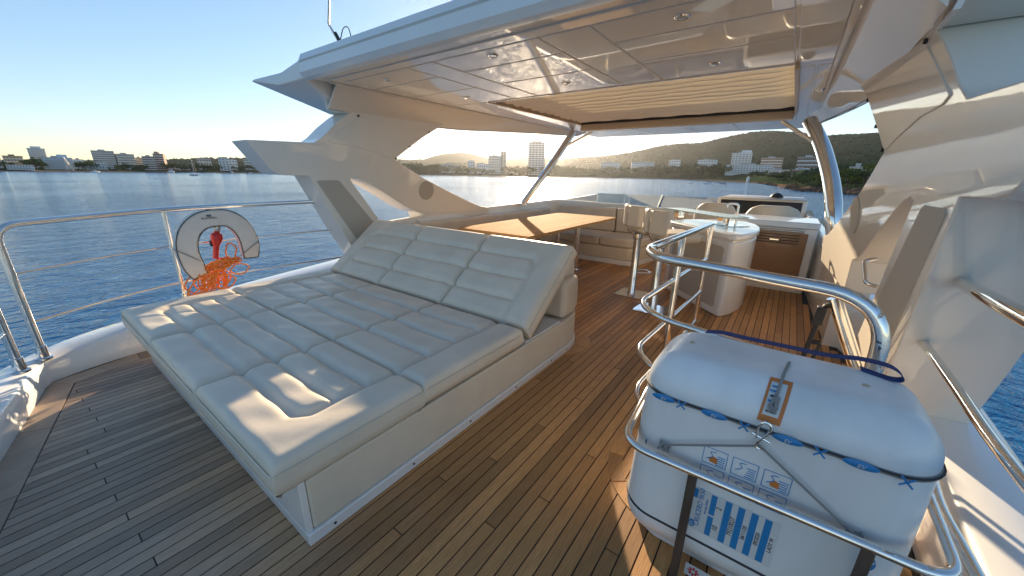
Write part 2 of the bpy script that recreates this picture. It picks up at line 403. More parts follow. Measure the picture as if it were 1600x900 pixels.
def ringboard(cx, cy, r0, r1, a0, a1, n=8):
    P = [(cx + r1 * cos(radians(a0 + (a1 - a0) * i / n)), cy + r1 * sin(radians(a0 + (a1 - a0) * i / n))) for i in range(n + 1)]
    P += [(cx + r0 * cos(radians(a1 + (a0 - a1) * i / n)), cy + r0 * sin(radians(a1 + (a0 - a1) * i / n))) for i in range(n + 1)]
    board(P, z1=.0022)
for a in range(100, 250, 30): ringboard(-.14, 1.80, .345, .42, a + .6, a + 29.4)
for a in (-48, 0): ringboard(-1.55, 2.84, .20, .33, a + .7, a + 47.3)

# ---------------------------------------------------------------- coamings (bulwarks) with the topsides below
ZO = [(-.5, .18), (.4, .20), (1.2, .29), (2.6, .40), (4, .45), (9, .5)]
def coaming(name, inner, outer, zi, label, close=None):
    mb = MB(); rows = []
    for (xi, yi), (xo, yo) in zip(inner, outer):
        a = zi(yi); b = lerp_tab(ZO, yo); n = (Vector((xo, yo)) - Vector((xi, yi))); u = n.normalized()
        q = lambda t: (xi + n.x * t, yi + n.y * t)
        rows.append([(xi, yi, -.02), (xi, yi, .03), (*q(.10), a - .02), (*q(.16), a), (*q(.86), b), (*q(.95), b - .015), (xo, yo, b - .06),
                     (xo + u.x * .05, yo + u.y * .05, b - .5), (xo + u.x * .0, yo + u.y * .0, -2.2), (xo - u.x * .35, yo - u.y * .35, WATER - .5)])
    m = len(rows[0])
    mb.add([p for r in rows for p in r], [(i * m + j, (i + 1) * m + j, (i + 1) * m + j + 1, i * m + j + 1) for i in range(len(rows) - 1) for j in range(m - 1)])
    o = obj(name, mb, 'gelcoat_white', sharp=50); tag(o, label, 'bulwark'); return o
inn = spline([(1.2, -1.3, 0), (-2.0, -.57, 0), (-3.1, -.31, 0), (-3.75, -.155, 0)], 4)[:-1] + [Vector((-4.0, -.10, 0)), Vector((-4.09, -.06, 0))] + spline([(-4.15, .10, 0), (-4.21, .40, 0), (-4.24, 1.2, 0), (-4.26, 2.2, 0), (-4.26, 4, 0), (-4.2, 6, 0), (-3.9, 8.2, 0), (-3.3, 10, 0)], 4)
out = spline([(1.2, -1.65, 0), (-2.0, -.92, 0), (-3.1, -.62, 0), (-3.78, -.40, 0)], 4)[:-1] + [Vector((-4.08, -.27, 0)), Vector((-4.25, -.13, 0))] + spline([(-4.42, .04, 0), (-4.60, .42, 0), (-4.70, 1.2, 0), (-4.72, 2.2, 0), (-4.70, 4, 0), (-4.6, 6, 0), (-4.3, 8.3, 0), (-3.6, 10.4, 0)], 4)
coaming('side_coaming', [(p.x, p.y) for p in inn], [(p.x, p.y) for p in out], lambda y: lerp_tab([(-1, .15), (0, .165), (.5, .22), (2.5, .36), (9, .4)], y),
        'white moulded coaming round the open after deck, carrying the lifebuoy rail')
inn = spline([(.70, -1.0, 0), (.70, 1, 0), (.70, 3.0, 0), (.69, 3.95, 0), (.56, 4.48, 0), (.485, 5.05, 0), (.41, 6.15, 0), (.2, 9, 0)], 4)
out = spline([(1.02, -1.3, 0), (1.04, 1, 0), (1.02, 2.2, 0), (1.0, 3.2, 0), (.98, 4.48, 0), (.95, 5.05, 0), (.9, 6.15, 0), (.6, 9, 0)], 4)
coaming('side_coaming', [(p.x, p.y) for p in inn], [(p.x, p.y) for p in out], lambda y: lerp_tab([(-1, .15), (.5, .2), (2.5, .36), (9, .4)], y),
        'white moulded coaming beside the white raft canister, under the handrail')

# raised parapets round the seating and along the walkway
def wall(path, z0, ztab, th, name, label, m='gelcoat'):
    P = [Vector((x, y, 0)) for x, y in path]; mb = MB(); rows = []
    for i, p in enumerate(P):
        t = (P[min(i + 1, len(P) - 1)] - P[max(i - 1, 0)]).normalized(); n = Vector((t.y, -t.x, 0))  # to the right of travel
        z = ztab[i]; q = p - n * th
        rows.append([(p.x, p.y, z0), (p.x, p.y, z - .03), (p.x - n.x * .012, p.y - n.y * .012, z - .006), (p.x - n.x * .035, p.y - n.y * .035, z),
                     (q.x + n.x * .03, q.y + n.y * .03, z), (q.x, q.y, z - .03), (q.x, q.y, z0)])
    m_ = 7
    fs = [(i * m_ + j, (i + 1) * m_ + j, (i + 1) * m_ + (j + 1) % m_, i * m_ + (j + 1) % m_) for i in range(len(rows) - 1) for j in range(m_)]
    fs += [tuple(range(m_)), tuple((len(rows) - 1) * m_ + j for j in reversed(range(m_)))]
    mb.add([p for r in rows for p in r], fs)
    o = obj(name, mb, m, sharp=50); return tag(o, label, 'parapet')
wall([(-4.02, 2.95), (-4.04, 4), (-4.05, 5.5), (-4.05, 6.7), (-4.02, 6.98), (-3.9, 7.13), (-3.7, 7.18), (-2.6, 7.22), (-1.62, 7.26)], .0,
     [.90, .945, .965, .975, .98, .98, .98, .955, .92], .13, 'seating_parapet', 'beige glossy parapet wrapped round the dining table seating')
wall([(.40, 8.6), (.41, 6.15), (.47, 5.05), (.505, 4.55), (.50, 4.3)], .0, [.80, .80, .80, .80, .80], .22, 'walkway_parapet',
     'glossy beige parapet wall beside the wood-fronted grill cabinet')
wedge = MB().prism([(-4.16, 7.25, .5), (-4.12, 9.25, .5), (-4.04, 9.25, .5), (-4.08, 7.25, .5)], [(-4.16, 7.25, .95), (-4.12, 9.25, 1.02), (-4.04, 9.25, 1.02), (-4.08, 7.25, .95)])
tag(obj('windscreen_fin', wedge, 'gelcoat', bevel=.015), 'low grey fin beyond the parapet where the windscreen starts', 'fin')

# ================================================================ ARCHES
def hi(y, z): return 2.19 - .025 * (y - 3) - .13 * (z - 1.5)
ARCH = [(2.56, .34), (2.33, .736), (1.957, 1.444), (1.73, 1.449), (1.66, 1.462), (1.62, 1.485), (1.43, 1.752), (2.03, 1.768), (2.12, 1.83), (2.24, 1.945), (2.36, 2.04), (2.46, 2.11), (2.62, 2.20),
        (4.10, 2.24), (3.90, 2.17), (3.64, 2.05), (3.42, 1.93), (3.25, 1.82), (3.10, 1.72), (2.99, 1.645), (3.2, 1.535), (3.43, 1.425), (3.89, 1.245), (4.3, 1.09), (4.6, .99), (4.83, .95), (4.83, .70), (3.6, .70),
        (3.45, .955), (3.32, .99), (3.18, 1.05), (2.81, 1.262), (2.62, 1.365), (2.52, 1.41), (2.45, 1.425), (2.40, 1.412), (2.78, .90), (3.22, .34)]
def arch(side, label):
    X = lambda y, z, o=0.0: XC + side * (hi(y, z) + o + (.042 * (3 - y) if side > 0 else 0))
    t = thing('radar_arch', label, 'arch', (X(2.9, .36, .1), 2.9, .36))
    mb = MB(); n = len(ARCH)
    th = lambda y, z: .34 if z > 1.46 else .34
    mb.prism([(X(y, z), y, z) for y, z in ARCH], [(X(y, z, th(y, z)), y, z) for y, z in ARCH])
    obj('arch_body', mb, 'gelcoat', t, bevel=.007, seg=2)
    # groove line under the wing and the raised access panel
    def plate(name, poly, lift, m, bv=.006):
        p = MB().prism([(X(y, z, .01), y, z) for y, z in poly], [(X(y, z, -lift), y, z) for y, z in poly])
        return obj(name, p, m, t, bevel=bv, seg=2)
    leg = [(2.03, 1.385), (2.05, 1.40), (2.25, 1.40), (2.28, 1.385), (2.70, .88), (2.70, .86), (2.47, .72), (2.44, .73)]
    plate('grey_panel', leg, .006, 'grey_cloth', .003)
    acc = [(2.16, 1.80), (2.22, 1.775), (2.45, 1.76), (2.75, 1.70), (2.93, 1.655), (3.12, 1.76), (3.42, 1.945), (3.50, 2.0), (2.62, 2.06), (2.50, 2.05)]
    plate('access_panel', acc, .007, 'gelcoat', .005)
    for y, z in ((2.52, 2.07), (3.0, 1.655), (3.2, 1.80), (3.5, 1.99)):
        obj('rubber_stud', MB().lathe((X(y, z), y, z), [(.011, -.012), (.011, .012)], 10, 'X'), 'black_plastic', t)
    c = (3.49, 1.262); R = .125
    plate('speaker_grille', [(c[0] + R * cos(2 * pi * k / 32), c[1] + R * sin(2 * pi * k / 32)) for k in range(32)], .010, 'grey_cloth', .003)
    if side > 0: obj('grab_handle', MB().tube(fillet([(X(2.95, 1.06, .02), 2.95, 1.06), (X(2.95, 1.06, -.03), 2.94, 1.04), (X(2.86, .95, -.03), 2.84, .93), (X(2.86, .95, .02), 2.84, .92)], .02), .011, 10), 'steel', t)
    rec = [(2.62, 1.28), (2.70, 1.22), (3.04, .78), (2.98, .74), (2.90, .78), (2.60, 1.2)]
    return t
arch(-1, 'glossy cream radar arch standing behind the sun lounger backrest, with round speaker')
arch(1, 'tall glossy cream arch beside the raft canister, reflecting the sea')

# ================================================================ HARDTOP
HT = thing('hardtop', 'glossy white hardtop roof over the seating with beige sunshade', 'hardtop', (XC, 2, 2.3))
def hw(y): return lerp_tab([(1.95, 2.02), (4.0, 2.0), (6.0, 1.98), (7.3, 1.85), (8.4, 1.35)], y)
# shell: aft fascia with groove, crowned top
prof = [(1.97, 2.295), (1.93, 2.31), (1.90, 2.35), (1.905, 2.425), (1.925, 2.432), (1.925, 2.440), (1.905, 2.447), (1.93, 2.505), (2.0, 2.53), (2.4, 2.56)]
L0, R0 = XC - 2.02, XC + 2.02
sh = MB().grid(lambda u, v: (L0 + (R0 - L0) * u, prof[round(v * 9)][0], prof[round(v * 9)][1]), 24, 9)
obj('after_fascia', sh, 'gelcoat_white', HT, sharp=30)
top = [(L0, 2.4), (R0, 2.4), (XC + 2.12, 4), (XC + 2.05, 6), (XC + 1.9, 7.3), (XC + 1.4, 8.4), (XC + .7, 8.7), (XC - .7, 8.7), (XC - 1.4, 8.4), (XC - 1.9, 7.3), (XC - 2.05, 6), (XC - 2.12, 4)]
SX0, SX1, SY0, SY1 = -3.05, -.155, 3.72, 6.12
obj('roof_shell', MB().plan([(L0, 2.4), (R0, 2.4), (XC + 2.115, SY0), (XC - 2.115, SY0)], 2.345, 2.56), 'gelcoat_white', HT)
obj('roof_shell', MB().plan([(XC + 2.05, SY1), (XC + 1.9, 7.3), (XC + 1.4, 8.4), (XC + .7, 8.7), (XC - .7, 8.7), (XC - 1.4, 8.4), (XC - 1.9, 7.3), (XC - 2.05, SY1)], 2.345, 2.56), 'gelcoat_white', HT, bevel=.03)
obj('roof_shell', MB().plan([(SX1, SY0 + .0005), (XC + 2.115, SY0 + .0005), (XC + 2.05, SY1 - .0005), (SX1, SY1 - .0005)], 2.345, 2.56), 'gelcoat_white', HT)
obj('roof_shell', MB().plan([(XC - 2.115, SY0 + .0005), (SX0, SY0 + .0005), (SX0, SY1 - .0005), (XC - 2.05, SY1 - .0005)], 2.345, 2.56), 'gelcoat_white', HT)
obj('sunroof_glass', MB().box(SX0 + .002, SX1 - .002, SY0 + .003, SY1 - .003, 2.535, 2.543), 'roof_glass', HT)
for x0, x1, y0, y1 in ((XC - 1.98, XC + 1.98, 1.96, 3.70), (XC - 1.98, -3.06, 3.7005, 8.4), (-.145, XC + 1.98, 3.7005, 8.4), (-3.0595, -.1455, 6.285, 8.4)):
    obj('ceiling_liner', MB().box(x0, x1, y0, y1, 2.311, 2.343), 'gelcoat', HT)
for side in (-1, 1):   # corner fins sweeping aft from the fascia, down to the arch head
    X = lambda h: XC + side * h
    y = lambda q: q
    tip = (X(2.45), 1.64, 2.285)
    A = [(X(2.02), 1.93, 2.31), (X(2.02), 1.905, 2.44), (X(2.02), 2.0, 2.53), (X(2.05), 3.0, 2.5), (X(2.12), 3.0, 2.12), (X(2.13), 2.40, 2.09)]
    B = [(X(2.24), 1.80, 2.255), (X(2.24), 1.83, 2.36), (X(2.3), 2.1, 2.47), (X(2.42), 3.0, 2.44), (X(2.47), 3.0, 2.12), (X(2.47), 2.40, 2.09)]
    m = MB().add(A + B + [tip], [(0, 1, 2, 3, 4, 5), (1, 0, 6, 7), (2, 1, 7, 8), (3, 2, 8, 9), (4, 3, 9, 10), (5, 4, 10, 11), (0, 5, 11, 6), (7, 6, 12), (8, 7, 12), (6, 11, 12), (11, 10, 9, 8, 12)])
    obj('corner_fin', m, 'gelcoat_white', HT, bevel=.012, sharp=25)
    # flared soffit from the ceiling edge out and down to the arch head, running on forward as a side lip
    tab_z = [(2.2, 2.10), (2.8, 2.085), (3.6, 2.07), (4.2, 2.09), (5.0, 2.14), (6, 2.19), (7.3, 2.25)]
    tab_h = [(2.2, 2.13), (3.6, 2.13), (4.2, 2.13), (5, 2.10), (6, 2.02), (7.3, 1.88)]
    ys = [2.2 + 5.1 * i / 24 for i in range(25)]
    def soff(u, v):
        yy = ys[round(u * 24)]; a = Vector((X(hw(yy) - .10), yy, 2.302)); b = Vector((X(lerp_tab(tab_h, yy)), yy, lerp_tab(tab_z, yy)))
        p = a.lerp(b, v); return p
    obj('side_soffit', MB().sheet(soff, 24, 6, (0, 0, -.03)), 'gelcoat', HT, sharp=60)
    lip = MB().sheet(lambda u, v: (X(lerp_tab(tab_h, ys[round(u * 24)]) + .015 + .09 * v), ys[round(u * 24)], lerp_tab(tab_z, ys[round(u * 24)]) - .012 + .40 * v), 24, 2, (side * -.02, 0, 0))
    obj('side_lip', lip, 'gelcoat_white', HT)
    xe = X(1.885)
    obj('edge_trim', MB().box(xe - .012, xe + .012, 2.1, 7.1, 2.285, 2.30), 'gelcoat', HT, bevel=.004, seg=2)
# ceiling panels
def panel(x0, x1, y0, y1, z=2.30, name='ceiling_panel', m='gelcoat'):
    return obj(name, MB().box(x0, x1, y0, y1, z, z + .02), m, HT, bevel=.007, seg=3)
g = .008
xs = [(-3.66, -2.69), (-2.385, -1.44), (-1.09, -.145)]
for x0, x1 in xs:
    for y0, y1 in ((2.2, 2.55), (2.55, 3.04), (3.04, 3.70)): panel(x0 + g, x1 - g, y0 + g, y1 - g)
for x0, x1 in ((-2.69, -2.385), (-1.44, -1.09)): panel(x0 + g, x1 - g, 2.2 + g, 3.70 - g)
panel(-3.66 + g, -.145 - g, 2.075 + g, 2.2 - g)
panel(-.135, .07, 2.08, 3.82); panel(-.13, -.03, 3.84, 7.1); panel(-.014, .07, 3.84, 7.1)
panel(-3.67, -3.05, 3.72, 7.1)
for x0, x1 in ((-3.05, -2.5), (-2.5, -1.7), (-1.7, -.95), (-.95, -.13)): panel(x0 + g, x1 - g, 6.30, 7.1 - g)
for x0, x1 in ((-3.3, -2.5), (-2.5, -1.7), (-1.7, -.95), (-.95, -.3)): panel(x0 + g, x1 - g, 7.1 + g, 8.3)
# recessed sunshade and its frame
def pleat(u, v):
    yy = 3.72 + 2.40 * v; k = v * 12
    s = abs(sin(pi * k)); ed = min(1, (1 - u) / .06)
    return (-3.05 + 2.90 * u, yy, 2.366 - .044 * s ** .6 * (.6 + .4 * ed) + .004 * sin(u * 40 + k * 2))
obj('sunshade', MB().grid(pleat, 60, 154), 'shade_fabric', HT, sharp=80)
fr = MB().box(-.152, -.122, 3.70, 6.26, 2.262, 2.345)
obj('shade_frame', fr, 'tan_trim', HT, bevel=.006)
obj('shade_frame', MB().box(-3.09, -3.05, 3.70, 6.26, 2.285, 2.345), 'tan_trim', HT, bevel=.006)
obj('shade_frame', MB().box(-3.088, -.154, 6.13, 6.28, 2.205, 2.345), 'tan_trim', HT, bevel=.02)
obj('shade_frame', MB().box(-3.05, -.154, 3.695, 3.715, 2.292, 2.345), 'gelcoat', HT)
obj('shade_gap', MB().box(-3.05, -.155, 6.10, 6.128, 2.30, 2.34), 'black_plastic', HT)
for px, py in ((605, 124), (728, 152), (770, 86), (884, 130), (1066, 25), (1118, 98), (1281, 140)):
    p = onz(px, py, 2.3); d = obj('downlight', MB().lathe((p.x, p.y, 2.30), [(.040, .004), (.040, -.004), (.034, -.010), (.027, -.008), (.025, .0)], 24), 'steel', HT)
    obj('lens', MB().lathe((p.x, p.y, 2.298), [(.025, -.004), (.025, .001)], 20), 'lens_glass', d)

# posts carrying the hardtop
def post(pts, r, brace, label, foot):
    t = thing('roof_post', label, 'post', foot, 'hardtop posts')
    obj('post_tube', MB().tube(spline(pts, 8), r, 20), 'steel', t)
    obj('brace', MB().tube(brace, .022, 12), 'steel', t)
    obj('foot_plate', MB().lathe((foot[0], foot[1], foot[2] - .01), [(r + .05, 0), (r + .05, .012), (r + .02, .02)], 20), 'steel', t)
pts = [ony(px, py, Y) for px, py, Y in ((1266, 190, 6.15), (1283, 225, 5.85), (1296, 270, 5.55), (1302, 310, 5.35), (1303, 345, 5.25))]
pts.append(Vector((.50, 5.25, .80)))
post(pts, .078, [ony(1220, 196, 6.0) + Vector((0, 0, .05)), ony(1268, 220, 5.9)], 'thick curved chrome roof post beside the grill cabinet', (.50, 5.25, .80))
pts = [ony(822, 316, 5.8), ony(858, 262, 6.2), ony(896, 206, 6.7)]; pts[0].z = .965; pts[0].x = -4.0
post(list(reversed(pts)), .062, [ony(925, 206, 6.6), ony(884, 228, 6.5)], 'slanting chrome roof post rising from the parapet beside the dining table', tuple(pts[0]))

an = onz(531, 62, 2.55)
t = thing('antenna', 'thin grey whip antenna on the hardtop edge', 'antenna', (an.x, an.y, 2.53))
obj('whip', MB().tube([(an.x, an.y, 2.52), (an.x - .06, an.y - .05, 2.66), ony(515, -60, an.y - .15)], [.012, .009, .005], 10), 'steel_satin', t)
obj('ferrule', MB().tube([(an.x, an.y, 2.53), (an.x - .03, an.y - .02, 2.60)], .016, 10), 'dark_rubber', t)
obj('cable', MB().tube(spline([(an.x + .01, an.y, 2.55), (an.x + .07, an.y, 2.62), (an.x + .14, an.y, 2.61), (an.x + .17, an.y, 2.53)], 6), .004, 6), 'dark_rubber', t)

# ================================================================ SUN LOUNGER
BX0, BX1, BYA = -3.95, -1.32, .36
bed = thing('sun_lounger', 'wide cream upholstered sun lounger with raised backrest, in three padded columns', 'sun lounger', ((BX0 + BX1) / 2, 1.7, 0))
def seam_cushion(wd, ln, zt, segs, r=.045, depth=.032, R=.052, step=.0145, tilt=None, zb=0.0):
    """pillow with stitched seams: local x 0..wd, y 0..ln, top at zt; segs = seam segments ((x0,y0),(x1,y1))"""
    nu, nv = max(6, int(wd / step)), max(6, int(ln / step))
    def dist(x, y):
        d = 9
        for (ax, ay), (bx, by) in segs:
            dx, dy = bx - ax, by - ay; L = dx * dx + dy * dy
            t = max(0, min(1, ((x - ax) * dx + (y - ay) * dy) / L)) if L else 0
            d = min(d, math.hypot(x - ax - t * dx, y - ay - t * dy))
        return d
    def ease(i, n):  # crowd the samples towards the rims so that the roll is smooth
        t = i / n; return t + .55 * (t * (1 - t)) * (t - .5) * -2 * -1 if False else t
    mb = MB(); top = []
    def zed(x, y):
        de = min(x, wd - x, y, ln - y); q = min(1, max(0, de / r)); z = zt - r * (1 - sqrt(1 - (1 - q) ** 2))
        q = min(1, dist(x, y) / R); z -= depth * (1 - q) ** 2 * (1 if de > .01 else .6)
        z += .004 * sin(x * 9.1 + y * 3.3) * min(1, de / .1) + .003 * sin(x * 23 - y * 17) * min(1, de / .1)
        return z
    xs_ = [wd * i / nu for i in range(nu + 1)]; ys_ = [ln * j / nv for j in range(nv + 1)]
    xs_ = sorted(set([0, r * .1, r * .3, r * .6, wd - r * .6, wd - r * .3, wd - r * .1, wd] + [x for x in xs_ if r * .8 < x < wd - r * .8]))
    ys_ = sorted(set([0, r * .1, r * .3, r * .6, ln - r * .6, ln - r * .3, ln - r * .1, ln] + [y for y in ys_ if r * .8 < y < ln - r * .8]))
    W, H = len(xs_), len(ys_)
    vs = [(x, y, zed(x, y)) for y in ys_ for x in xs_]
    fs = [(j * W + i, j * W + i + 1, (j + 1) * W + i + 1, (j + 1) * W + i) for j in range(H - 1) for i in range(W - 1)]
    rim = [i for i in range(W)] + [j * W + W - 1 for j in range(1, H)] + [(H - 1) * W + i for i in range(W - 2, -1, -1)] + [j * W for j in range(H - 2, 0, -1)]
    k = len(vs); n = len(rim); cx, cy = wd / 2, ln / 2
    levels = [(zt - r - (zt - r - zb) * .45, .006), (zb + .03, .004), (zb, -.02)]
    for zl, bulge in levels:
        for q in rim:
            x, y, _ = vs[q]
            ex = (bulge if x >= wd - 1e-6 else -bulge if x <= 1e-6 else 0); ey = (bulge if y >= ln - 1e-6 else -bulge if y <= 1e-6 else 0)
            vs.append((x + ex, y + ey, zl))
    prev = rim
    for l in range(len(levels)):
        cur = list(range(k + l * n, k + (l + 1) * n))
        fs += [(prev[i], cur[i], cur[(i + 1) % n], prev[(i + 1) % n]) for i in range(n)]; prev = cur
    fs.append(tuple(reversed(prev)))
    return mb.add(vs, fs)
CW = (BX1 - BX0) / 3
def seams(col, rows_y, y0, wd, inset, cornered=None):
    """channel seams across a column; outer columns keep a plain border on the outboard side"""
    a, b = 0, wd
    if col == 0: a = inset
    if col == 2: b = wd - inset
    return a, b
for col in range(3):
    x0 = BX0 + CW * col
    wd = CW - .010; ins = .215
    a, b = 0, wd
    if col == 0: a = ins
    if col == 2: b = wd - ins
    # foot row
    ln = 1.068 - BYA
    rows = [.20, .365, .53]; segs = [((a + (.05 if col == 0 else 0), rows[0]), (b - (.05 if col == 2 else 0), rows[0]))] + [((a, y), (b, y)) for y in rows[1:]]
    if col == 0: segs += [((a, .25), (a, ln)), ((a, .25), (a + .05, .20))]
    if col == 2: segs += [((b, .25), (b, ln)), ((b, .25), (b - .05, .20))]
    c = obj('foot_cushion', seam_cushion(wd, ln, .475, segs, zb=.315), 'vinyl', bed, sharp=70, loc=Vector((x0, BYA, 0)) - Vector(bed.location))
    pz = .425; pp = [(.02, -.0065, pz), (wd - .02, -.0065, pz)]
    if col == 2: pp += [(wd + .0055, .0, pz), (wd + .0055, ln, pz)]
    obj('piping', MB().tube(fillet(pp, .03), .0035, 6), 'vinyl', c)
    # seat row
    ln2 = 1.965 - 1.074; rows = [.225, .45, .675]; segs = [((a, y), (b, y)) for y in rows]
    if col == 0: segs += [((a, 0), (a, ln2))]
    if col == 2: segs += [((b, 0), (b, ln2))]
    c = obj('seat_cushion', seam_cushion(wd, ln2, .475, segs, zb=.33), 'vinyl', bed, sharp=70, loc=Vector((x0, 1.074, 0)) - Vector(bed.location))
    if col == 2: obj('piping', MB().tube([(wd + .0055, .03, pz), (wd + .0055, ln2 - .03, pz)], .0035, 6), 'vinyl', c)
    # backrest: hinged, leaning forward end up
    ln3 = .83; rows = [.205, .41, .615]; segs = [((a, y), (b, y)) for y in rows[:2]] + [((a + (.06 if col == 0 else 0), rows[2]), (b - (.06 if col == 2 else 0), rows[2]))]
    if col == 0: segs += [((a, 0), (a, .555)), ((a, .555), (a + .06, .615))]
    if col == 2: segs += [((b, 0), (b, .555)), ((b, .555), (b - .06, .615))]
    c = obj('backrest_cushion', seam_cushion(wd, ln3, .175, segs, r=.065), 'vinyl', bed, sharp=70)
    c.location = Vector((x0, 2.085, .335)) - Vector(bed.location); c.rotation_euler = (radians(38), 0, 0)
    if col == 2: obj('piping', MB().tube([(wd + .0055, .03, .11), (wd + .0055, ln3 - .03, .11)], .0035, 6), 'vinyl', c)
obj('backrest_board', MB().obox((-2.635, 2.42, .56), (1.27, 0, 0), (0, .36 * cos(radians(38)), .36 * sin(radians(38))), (0, -.012 * sin(radians(38)), .012 * cos(radians(38)))), 'gelcoat_matt', bed)
base = [(-3.86, .47), (-1.345, .47), (-1.345, 2.72), (-1.36, 2.84), (-1.42, 2.95), (-1.52, 3.02), (-1.65, 3.05), (-3.86, 3.05)]
obj('base_panel', MB().plan(base, .062, .312), 'vinyl', bed, bevel=.012)
kick = [(-3.88, .44), (-1.335, .44), (-1.335, 2.72), (-1.352, 2.85), (-1.41, 2.965), (-1.515, 3.035), (-1.65, 3.06), (-3.88, 3.06)]
obj('kick_strip', MB().plan(kick, .0015, .060), 'gelcoat_white', bed, bevel=.006)
obj('aft_board', MB().box(-3.86, -1.349, .44, .468, .0605, .3145), 'gelcoat_white', bed, bevel=.004)
for y in (.55, .98, 1.42, 1.9, 2.4, 2.66):
    obj('screw_cap', MB().lathe((-1.335, y, .032), [(.006, -.003), (.006, .003), (.003, .005)], 10, 'X'), 'dark_rubber', bed)
tray = MB().box(-1.62, -1.36, 2.06, 2.56, .3125, .325); obj('storage_tray', tray, 'gelcoat_white', bed, bevel=.004)
arm = MB().prism([(-1.62, 2.60, .318), (-1.352, 2.60, .318), (-1.352, 2.80, .318), (-1.40, 2.95, .318), (-1.50, 3.03, .318), (-1.62, 3.05, .318)],
                 [(-1.62, 2.62, .655), (-1.358, 2.62, .655), (-1.36, 2.80, .655), (-1.41, 2.95, .64), (-1.50, 3.02, .63), (-1.62, 3.04, .63)])
obj('corner_bolster', arm, 'vinyl_warm', bed, bevel=.05, seg=5)
obj('gas_strut', MB().tube([(-1.66, 2.16, .33), (-1.66, 2.42, .58)], .011, 10), 'steel', bed)
# second backrest cushions behind (they face the table)
for i, (x0, x1) in enumerate(((-3.93, -2.70), (-2.695, -1.47))):
    c = obj('rear_bolster', seam_cushion(x1 - x0, .17, .885 if i == 0 else .875, [], r=.055, zb=.33), 'vinyl', bed, sharp=70, loc=Vector((x0, 2.80, 0)) - Vector(bed.location))

# two patterned scatter cushions peeping over the backrest
for i, (px, py) in enumerate(((631, 349), (652, 349))):
    p = ony(px, py, 3.15)
    mb = MB().grid(lambda u, v: (p.x + (u - .5) * .30 * (1 - .25 * (2 * v - 1) ** 2), 3.15 + .05 * sin(pi * u) * sin(pi * v), p.z + .02 - .36 + .36 * v - .05 * abs(2 * u - 1) ** 1.5 * v + (.045 if i == 0 else .03) * (1 - abs(2 * u - 1)) * v), 12, 12)
    mb.grid(lambda u, v: (p.x + (u - .5) * .30 * (1 - .25 * (2 * v - 1) ** 2), 3.15 - .05 * sin(pi * u) * sin(pi * v), p.z + .02 - .36 + .36 * v - .05 * abs(2 * u - 1) ** 1.5 * v + (.045 if i == 0 else .03) * (1 - abs(2 * u - 1)) * v), 12, 12)
    tag(obj('scatter_cushion', mb, 'brown_pad'), ['small pale scatter cushion peeping over the lounger, next to the arch', 'patterned scatter cushion peeping over the lounger, next to the table'][i], 'cushion', 'scatter cushions')

# ================================================================ DINING CORNER
t = thing('dining_sofa', 'beige upholstered sofa along the parapet behind the dining table', 'sofa', (-2.6, 6.5, 0))
fp = [(-3.9, 6.18), (-2.12, 6.16), (-2.02, 6.19), (-1.93, 6.30), (-1.86, 6.6), (-1.80, 7.0), (-1.78, 7.20), (-3.9, 7.12)]
def scale_pts(P, d):
    out_ = []
    for i, p in enumerate(P):
        a, b = Vector(P[i - 1]), Vector(P[(i + 1) % len(P)]); tt = (b - a).normalized(); out_.append((p[0] - tt.y * d, p[1] + tt.x * d))
    return out_
obj('sofa_kick', MB().plan(fp, .0015, .085), 'gelcoat_white', t, bevel=.006)
obj('sofa_base', MB().plan(scale_pts(fp, .012), .087, .30), 'vinyl_warm', t, bevel=.015)
sp_ = scale_pts(fp, .005)
obj('seat_cushion', MB().plan([(-2.60, 6.17), (-2.12, 6.165), (-2.02, 6.20), (-1.93, 6.31), (-1.87, 6.6), (-1.82, 6.95), (-2.60, 6.95)], .302, .455), 'vinyl_warm', t, bevel=.04, seg=4)
obj('seat_cushion', MB().box(-3.86, -2.61, 6.175, 6.95, .302, .455), 'vinyl_warm', t, bevel=.04, seg=4)
obj('back_cushion', MB().box(-3.86, -2.64, 6.955, 7.09, .44, .90), 'vinyl_warm', t, bevel=.04, seg=4)
obj('back_cushion', MB().box(-2.62, -1.84, 6.96, 7.12, .44, .90), 'vinyl_warm', t, bevel=.04, seg=4)
obj('side_base', MB().box(-3.98, -3.45, 3.1, 6.15, .0015, .30), 'vinyl_warm', t, bevel=.012)
obj('side_cushion', MB().box(-3.97, -3.43, 3.1, 6.14, .302, .455), 'vinyl_warm', t, bevel=.04, seg=4)
obj('side_back', MB().box(-4.005, -3.86, 3.12, 6.6, .457, .85), 'vinyl_warm', t, bevel=.04, seg=4)
for x in (-2.85, -2.2):
    obj('screw_cap', MB().lathe((x, 6.176, .045), [(.006, -.003), (.006, .003)], 10, 'Y'), 'dark_rubber', t)
t = thing('dining_table', 'large slatted teak dining table catching the low sun', 'table', (-2.8, 4.75, 0))
TX0, TX1, TY0, TY1 = -3.55, -2.40, 3.62, 6.38
n = 8; sw = (TX1 - TX0) / n
for i in range(n):
    obj('slat', MB().box(TX0 + i * sw + .0015, TX0 + (i + 1) * sw - .0015, TY0 + .07, TY1 - .07, .752, .79), 'table_teak', t, bevel=.002, seg=1)
for y0, y1 in ((TY0, TY0 + .068), (TY1 - .068, TY1)):
    obj('end_board', MB().box(TX0, TX1, y0, y1, .7525, .7905), 'table_teak', t, bevel=.004, seg=2)
obj('apron', MB().box(TX0 + .15, TX1 - .15, TY0 + .25, TY1 - .25, .705, .751), 'table_teak', t)
for x, y in ((-3.0, 4.1), (-2.65, 4.1), (-3.0, 5.4), (-2.65, 5.4)):
    obj('leg', MB().lathe((x, y, .0015), [(.10, 0), (.10, .012), (.045, .02), (.045, .705)], 20), 'steel', t)

